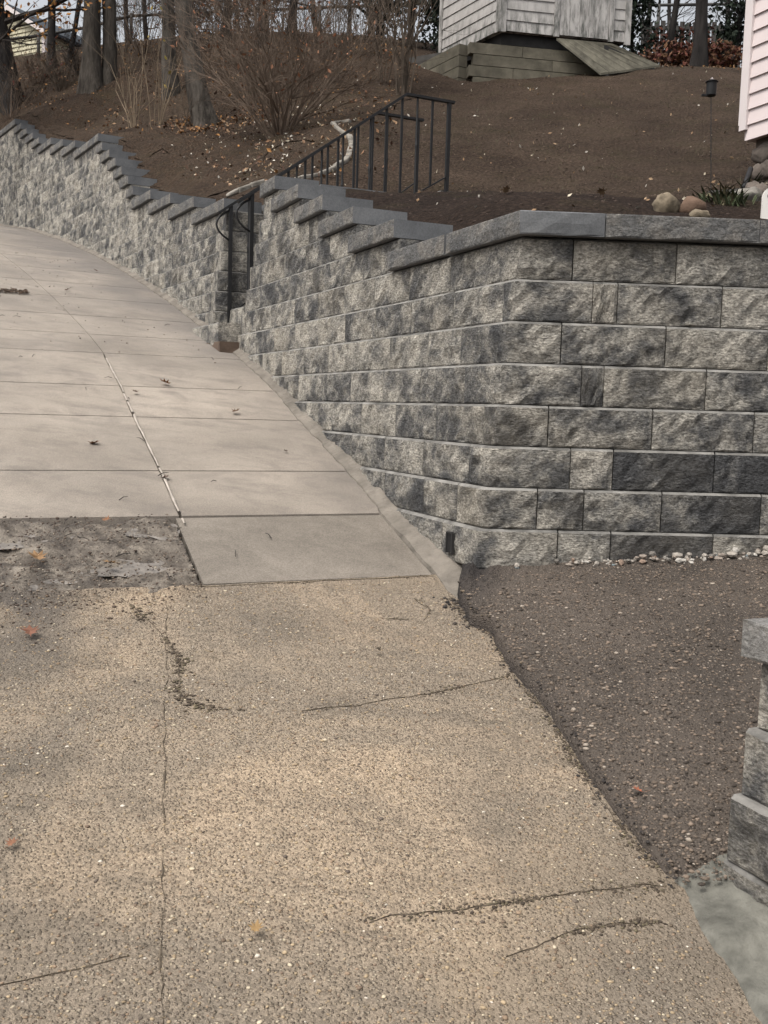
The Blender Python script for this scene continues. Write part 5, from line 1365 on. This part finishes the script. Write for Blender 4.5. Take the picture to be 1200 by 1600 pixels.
# gable end runs along nl from the corner; side wall runs along nr_
apex = zE + .60 * GW / 2
nk = int((apex - zB) / rv)
for k in range(nk):
    z0 = zB + k * rv; half = GW / 2 if z0 + rv < zE else max(0, GW / 2 * (apex - z0 - rv) / (apex - zE))
    if half > .05:
        a = nc + nl * (GW / 2 - half); b = nc + nl * (GW / 2 + half)
        V = [zz(a, z0) + ol * .03, zz(b, z0) + ol * .03, zz(b, z0 + rv), zz(a, z0 + rv), zz(a, z0) - ol * .02, zz(b, z0) - ol * .02]
        obj('siding_board', V, [(0, 1, 2, 3), (4, 5, 1, 0), (3, 2, 5, 4), (4, 0, 3), (1, 5, 2)], M['tan_siding'], nh)
    if z0 + rv < zE:
        a = nc; b = nc + nr_ * SWL
        V = [zz(a, z0) + orr * .03, zz(b, z0) + orr * .03, zz(b, z0 + rv), zz(a, z0 + rv), zz(a, z0) - orr * .02, zz(b, z0) - orr * .02]
        obj('siding_board', V, [(0, 1, 2, 3), (4, 5, 1, 0), (3, 2, 5, 4), (4, 0, 3), (1, 5, 2)], M['tan_siding'], nh)
mb = MB(); mb.box(zz(nc, (zB + zE) / 2) + ol * .03 + orr * .03, nl * .06, nr_ * .06, Vector((0, 0, (zE - zB) / 2))); mb.build('corner_trim', M['trim'], nh)
e0 = nc - nl * .2 - ol * -.25; ap = nc + nl * (GW / 2) + ol * .25
sl0 = .60
V = [zz(nc - nl * .2 + ol * .2, zE - .2 * sl0), zz(nc + nl * GW / 2 + ol * .2, apex), zz(nc + nl * (GW + .2) + ol * .2, zE - .2 * sl0)]
V += [v + nr_ * (SWL + .4) for v in V]; V += [v + Vector((0, 0, .08)) for v in V]
obj('roof', V, [(6, 9, 10, 7), (7, 10, 11, 8), (0, 1, 4, 3), (1, 2, 5, 4), (0, 6, 7, 1), (1, 7, 8, 2), (3, 4, 10, 9), (4, 5, 11, 10), (0, 3, 9, 6), (2, 8, 11, 5)], M['roof'], nh)
mb = MB()
for a, b in ((V[0], V[1]), (V[1], V[2])): mb.box((a + b) / 2 + ol * .02 - Vector((0, 0, .04)), (b - a) / 2, ol * .015, Vector((0, 0, .07)))
mb.build('rake_trim', M['trim'], nh)
wq = nc + nr_ * 2.3; mb = MB(); mb.box(zz(wq, zE - .45) + orr * .04, nr_ * .22, orr * .02, Vector((0, 0, .30))); w_ = mb.build('window', M['trim'], nh)
mb = MB(); mb.box(zz(wq, zE - .45) + orr * .065, nr_ * .16, orr * .006, Vector((0, 0, .24))); o = mb.build('pane', M['window'], None); o.parent = w_

# ------------------------------------------------------------------ fallen leaves one can point at
def leaf_mesh(seed, col_, size=.05):
    rng = random.Random(seed); out_ = []
    lob = [(0, -.95), (.10, -.55), (.55, -.62), (.35, -.25), (.95, -.05), (.45, .12), (.70, .62), (.25, .42), (0, 1.0), (-.25, .42), (-.70, .62), (-.45, .12), (-.95, -.05), (-.35, -.25), (-.55, -.62), (-.10, -.55)]
    V = [(0, 0, .10 * size)]; cu = rng.uniform(.25, .6); cv = rng.uniform(-.2, .5)
    for x, y in lob:
        x *= rng.uniform(.85, 1.15); y *= rng.uniform(.85, 1.1); V.append((x * size, y * size, size * (cu * x * x + cv * y * y * (1 if y > 0 else .4)) + .002))
    n_ = len(lob); Fc = [(0, 1 + k, 1 + (k + 1) % n_) for k in range(n_)]
    b = len(V); w = .03 * size
    V += [(-w, -.9 * size, .003), (w, -.9 * size, .003), (w * .6, -1.6 * size, .012), (-w * .6, -1.6 * size, .012)]; Fc.append((b, b + 1, b + 2, b + 3))
    me = mesh('leaf', V, Fc, M['leaf']); ca_ = me.color_attributes.new('tint', 'FLOAT_COLOR', 'POINT')
    C = []
    for v in V: k = rng.uniform(.55, .85); C += [col_[0] * k, col_[1] * k, col_[2] * k, 1]
    ca_.data.foreach_set('color', C); return me
def pave_hit(px, py):
    """where a sight line meets the sidewalk, pavement or driveway"""
    for D in np.arange(1.2, 16, .01):
        p = at(px, py, D); rel = np.array([p.x, p.y]); 
        i = int(np.argmin(((_pts - rel) ** 2).sum(1))); s = _ss[i] if i else float((rel - P0) @ U)
        if p.z < g(s) + .004: return p, s
    return p, s
LV = [(258, 600, .040, (.30, .14, .06), 'orange brown leaf on the pale slab near the stairs'), (211, 614, .024, (.10, .06, .04), 'small dark curled leaf left of the orange brown leaf'),
      (368, 645, .030, (.13, .075, .045), 'dark curled leaf near the wall edge of the sidewalk'), (147, 695, .032, (.27, .14, .08), 'reddish tan leaf on the left column of slabs'),
      (258, 748, .026, (.12, .07, .05), 'dark leaf right of the pale joint sealer'), (446, 707, .014, (.07, .045, .03), 'tiny dark leaf close to the wall on the slab'),
      (58, 874, .040, (.30, .18, .09), 'orange oak leaf lying in the mud at the left'), (172, 882, .032, (.34, .20, .09), 'yellow orange leaf in the mud near the dark slab'),
      (166, 815, .022, (.30, .15, .08), 'small tan leaf at the upper edge of the mud'), (47, 990, .034, (.24, .11, .07), 'red brown leaf on the wet aggregate at the left edge'),
      (328, 1023, .014, (.38, .28, .14), 'small pale leaf on the aggregate below the dark slab'), (993, 1284, .018, (.36, .13, .075), 'small orange red leaf on the brown driveway'),
      (400, 1455, .018, (.34, .22, .10), 'small tan leaf low on the aggregate pavement'), (150, 424, .030, (.26, .13, .07), 'brown leaf at the wall foot high up the sidewalk'), (105, 454, .03, (.2, .1, .06), 'brown leaf by the wall foot above the stairs'),
      (590, 1018, .016, (.06, .045, .03), 'dark leaf scrap in the middle of the aggregate'), (18, 1322, .016, (.25, .12, .07), 'brown leaf scrap at the lower left edge')]
for k, (px, py, sz, c_, lab) in enumerate(LV):
    p, s = pave_hit(px, py)
    if px > 900: p = at(px, py, 2.48); p.z = drive_z(p.x, p.y) + .004
    o = inst('leaf', leaf_mesh(k, c_, sz), None, tuple(p + Vector((0, 0, .006)))); o.rotation_euler = (.28, .03, rb.uniform(0, 6.28)); tag(o, lab, 'leaf', 'fallen leaves on the pavement')
for k, (px, py, D, lab) in enumerate(((790, 331, 5.6, 'tan leaf on the mulch behind the corner cap'), (938, 333, 5.6, 'curled tan leaf on the mulch left of the boulders'), (751, 355, 4.7, 'tan leaf just behind the corner cap'))):
    p = at(px, py, D); p.z = yz(p.x, p.y) + .035; o = inst('leaf', leaf_mesh(30 + k, (.33, .22, .13), .035), None, tuple(p)); o.rotation_euler = (.6, .2, rb.uniform(0, 6)); tag(o, lab, 'leaf', 'fallen leaves on the mulch')
# crumbs of dirt, twigs and grit over the mud and along the cracks
P, R, C = [], [], []
for k in range(2400):
    s = rng.uniform(.06, .77); t = rng.uniform(.98, 2.1)
    if k > 2150: s = -.25 + .35 * rng.rand() ** .5; t = rng.uniform(1.1, 2.1)
    r = rng.uniform(.0015, .0055) * (1.6 if rng.rand() < .04 else 1); p = cp(s, t); z = g(s) - .004 + (.014 if s > .46 else 0) + .012 * fbm(p.x * 6, p.y * 6, 5, 4)
    if s < .1: z = agg_z(s, p.x, p.y)
    P.append((p.x, p.y, z + r * .3)); R.append(r); C.append(np.array([(.07, .05, .04), (.12, .09, .07), (.19, .15, .115), (.045, .036, .03), (.30, .26, .21)][rng.choice(5, p=[.3, .28, .2, .12, .10])]))
tag(stones('grit', P, np.array(R), np.array(C), M['stone'], .6), 'loose grit and crumbs scattered over the mud', 'grit', kind='stuff')

# dirt ridge and twigs on the upper slabs
P, R, C = [], [], []
for k in range(700):
    p, sk = None, 5.55 + rng.randn() * .035; tk2 = 1.05 + abs(rng.randn()) * .35
    if k > 480: sk = rng.uniform(3.3, 9.0); tk2 = rng.uniform(.15, 2.0)
    r = rng.uniform(.003, .011) if k <= 480 else rng.uniform(.002, .007); p = cp(sk, tk2, g(sk) + .004 + (rng.rand() * .025 if k <= 480 else 0)); P.append(tuple(p)); R.append(r); C.append(np.array([(.05, .035, .028), (.10, .07, .05), (.16, .11, .08)][rng.choice(3)]))
tag(stones('debris', P, np.array(R), np.array(C), M['stone'], .5), 'small ridge of dirt and crumbs on the upper sidewalk slabs', 'debris', kind='stuff')
mb = MB(); rt = random.Random(12)
for k in range(46):
    sk, tk2 = rt.uniform(.3, 6.5), rt.uniform(.1, 2.0); a = rt.uniform(0, 6.28); L = rt.uniform(.02, .07)
    if k > 30: sk, tk2 = rt.uniform(.1, .8), rt.uniform(1.0, 2.0)
    p = cp(sk, tk2, g(sk) + .006); d = Vector((math.cos(a), math.sin(a), 0)) * L; d.z = (g(sk + d.y * .9 - d.x * .4) - g(sk)); mb.tube([p, p + d * .5 + Vector((0, 0, .006)), p + d], [.002, .0018, .001], 4)
tag(mb.build('twigs', M['twig_dark']), 'small dark twigs strewn over the sidewalk and mud', 'twigs', kind='stuff')
# dry grass stubble on the yard
rg_ = random.Random(21); V, Fc, C = [], [], []
for k in range(9000):
    x = rg_.uniform(-1.2, 5.2); y = 7.0 + 9.0 * rg_.random()
    if not inside(x, y, .4) or fbm(x * .7, y * .7, 5, 3) < -.15: continue
    z = yz(x, y); a = rg_.uniform(0, 6.28); h_ = rg_.uniform(.012, .04); w = .003; i = len(V)
    V += [(x - w * math.cos(a), y - w * math.sin(a), z - .005), (x + w * math.cos(a), y + w * math.sin(a), z - .005), (x + rg_.gauss(0, .02), y + rg_.gauss(0, .02), z + h_)]; Fc.append((i, i + 1, i + 2))
    kk = rg_.uniform(.7, 1.3); c_ = ((.11, .085, .055), (.08, .06, .042), (.085, .085, .045))[rg_.randrange(3)]; C += [(c_[0] * kk, c_[1] * kk, c_[2] * kk, 1)] * 3
me = mesh('dry_grass', V, Fc, M['leaf']); ca_ = me.color_attributes.new('tint', 'FLOAT_COLOR', 'POINT'); ca_.data.foreach_set('color', np.array(C).reshape(-1))
tag(inst('dry_grass', me), 'sparse dry grass stubble over the sloping yard', 'grass', kind='stuff')
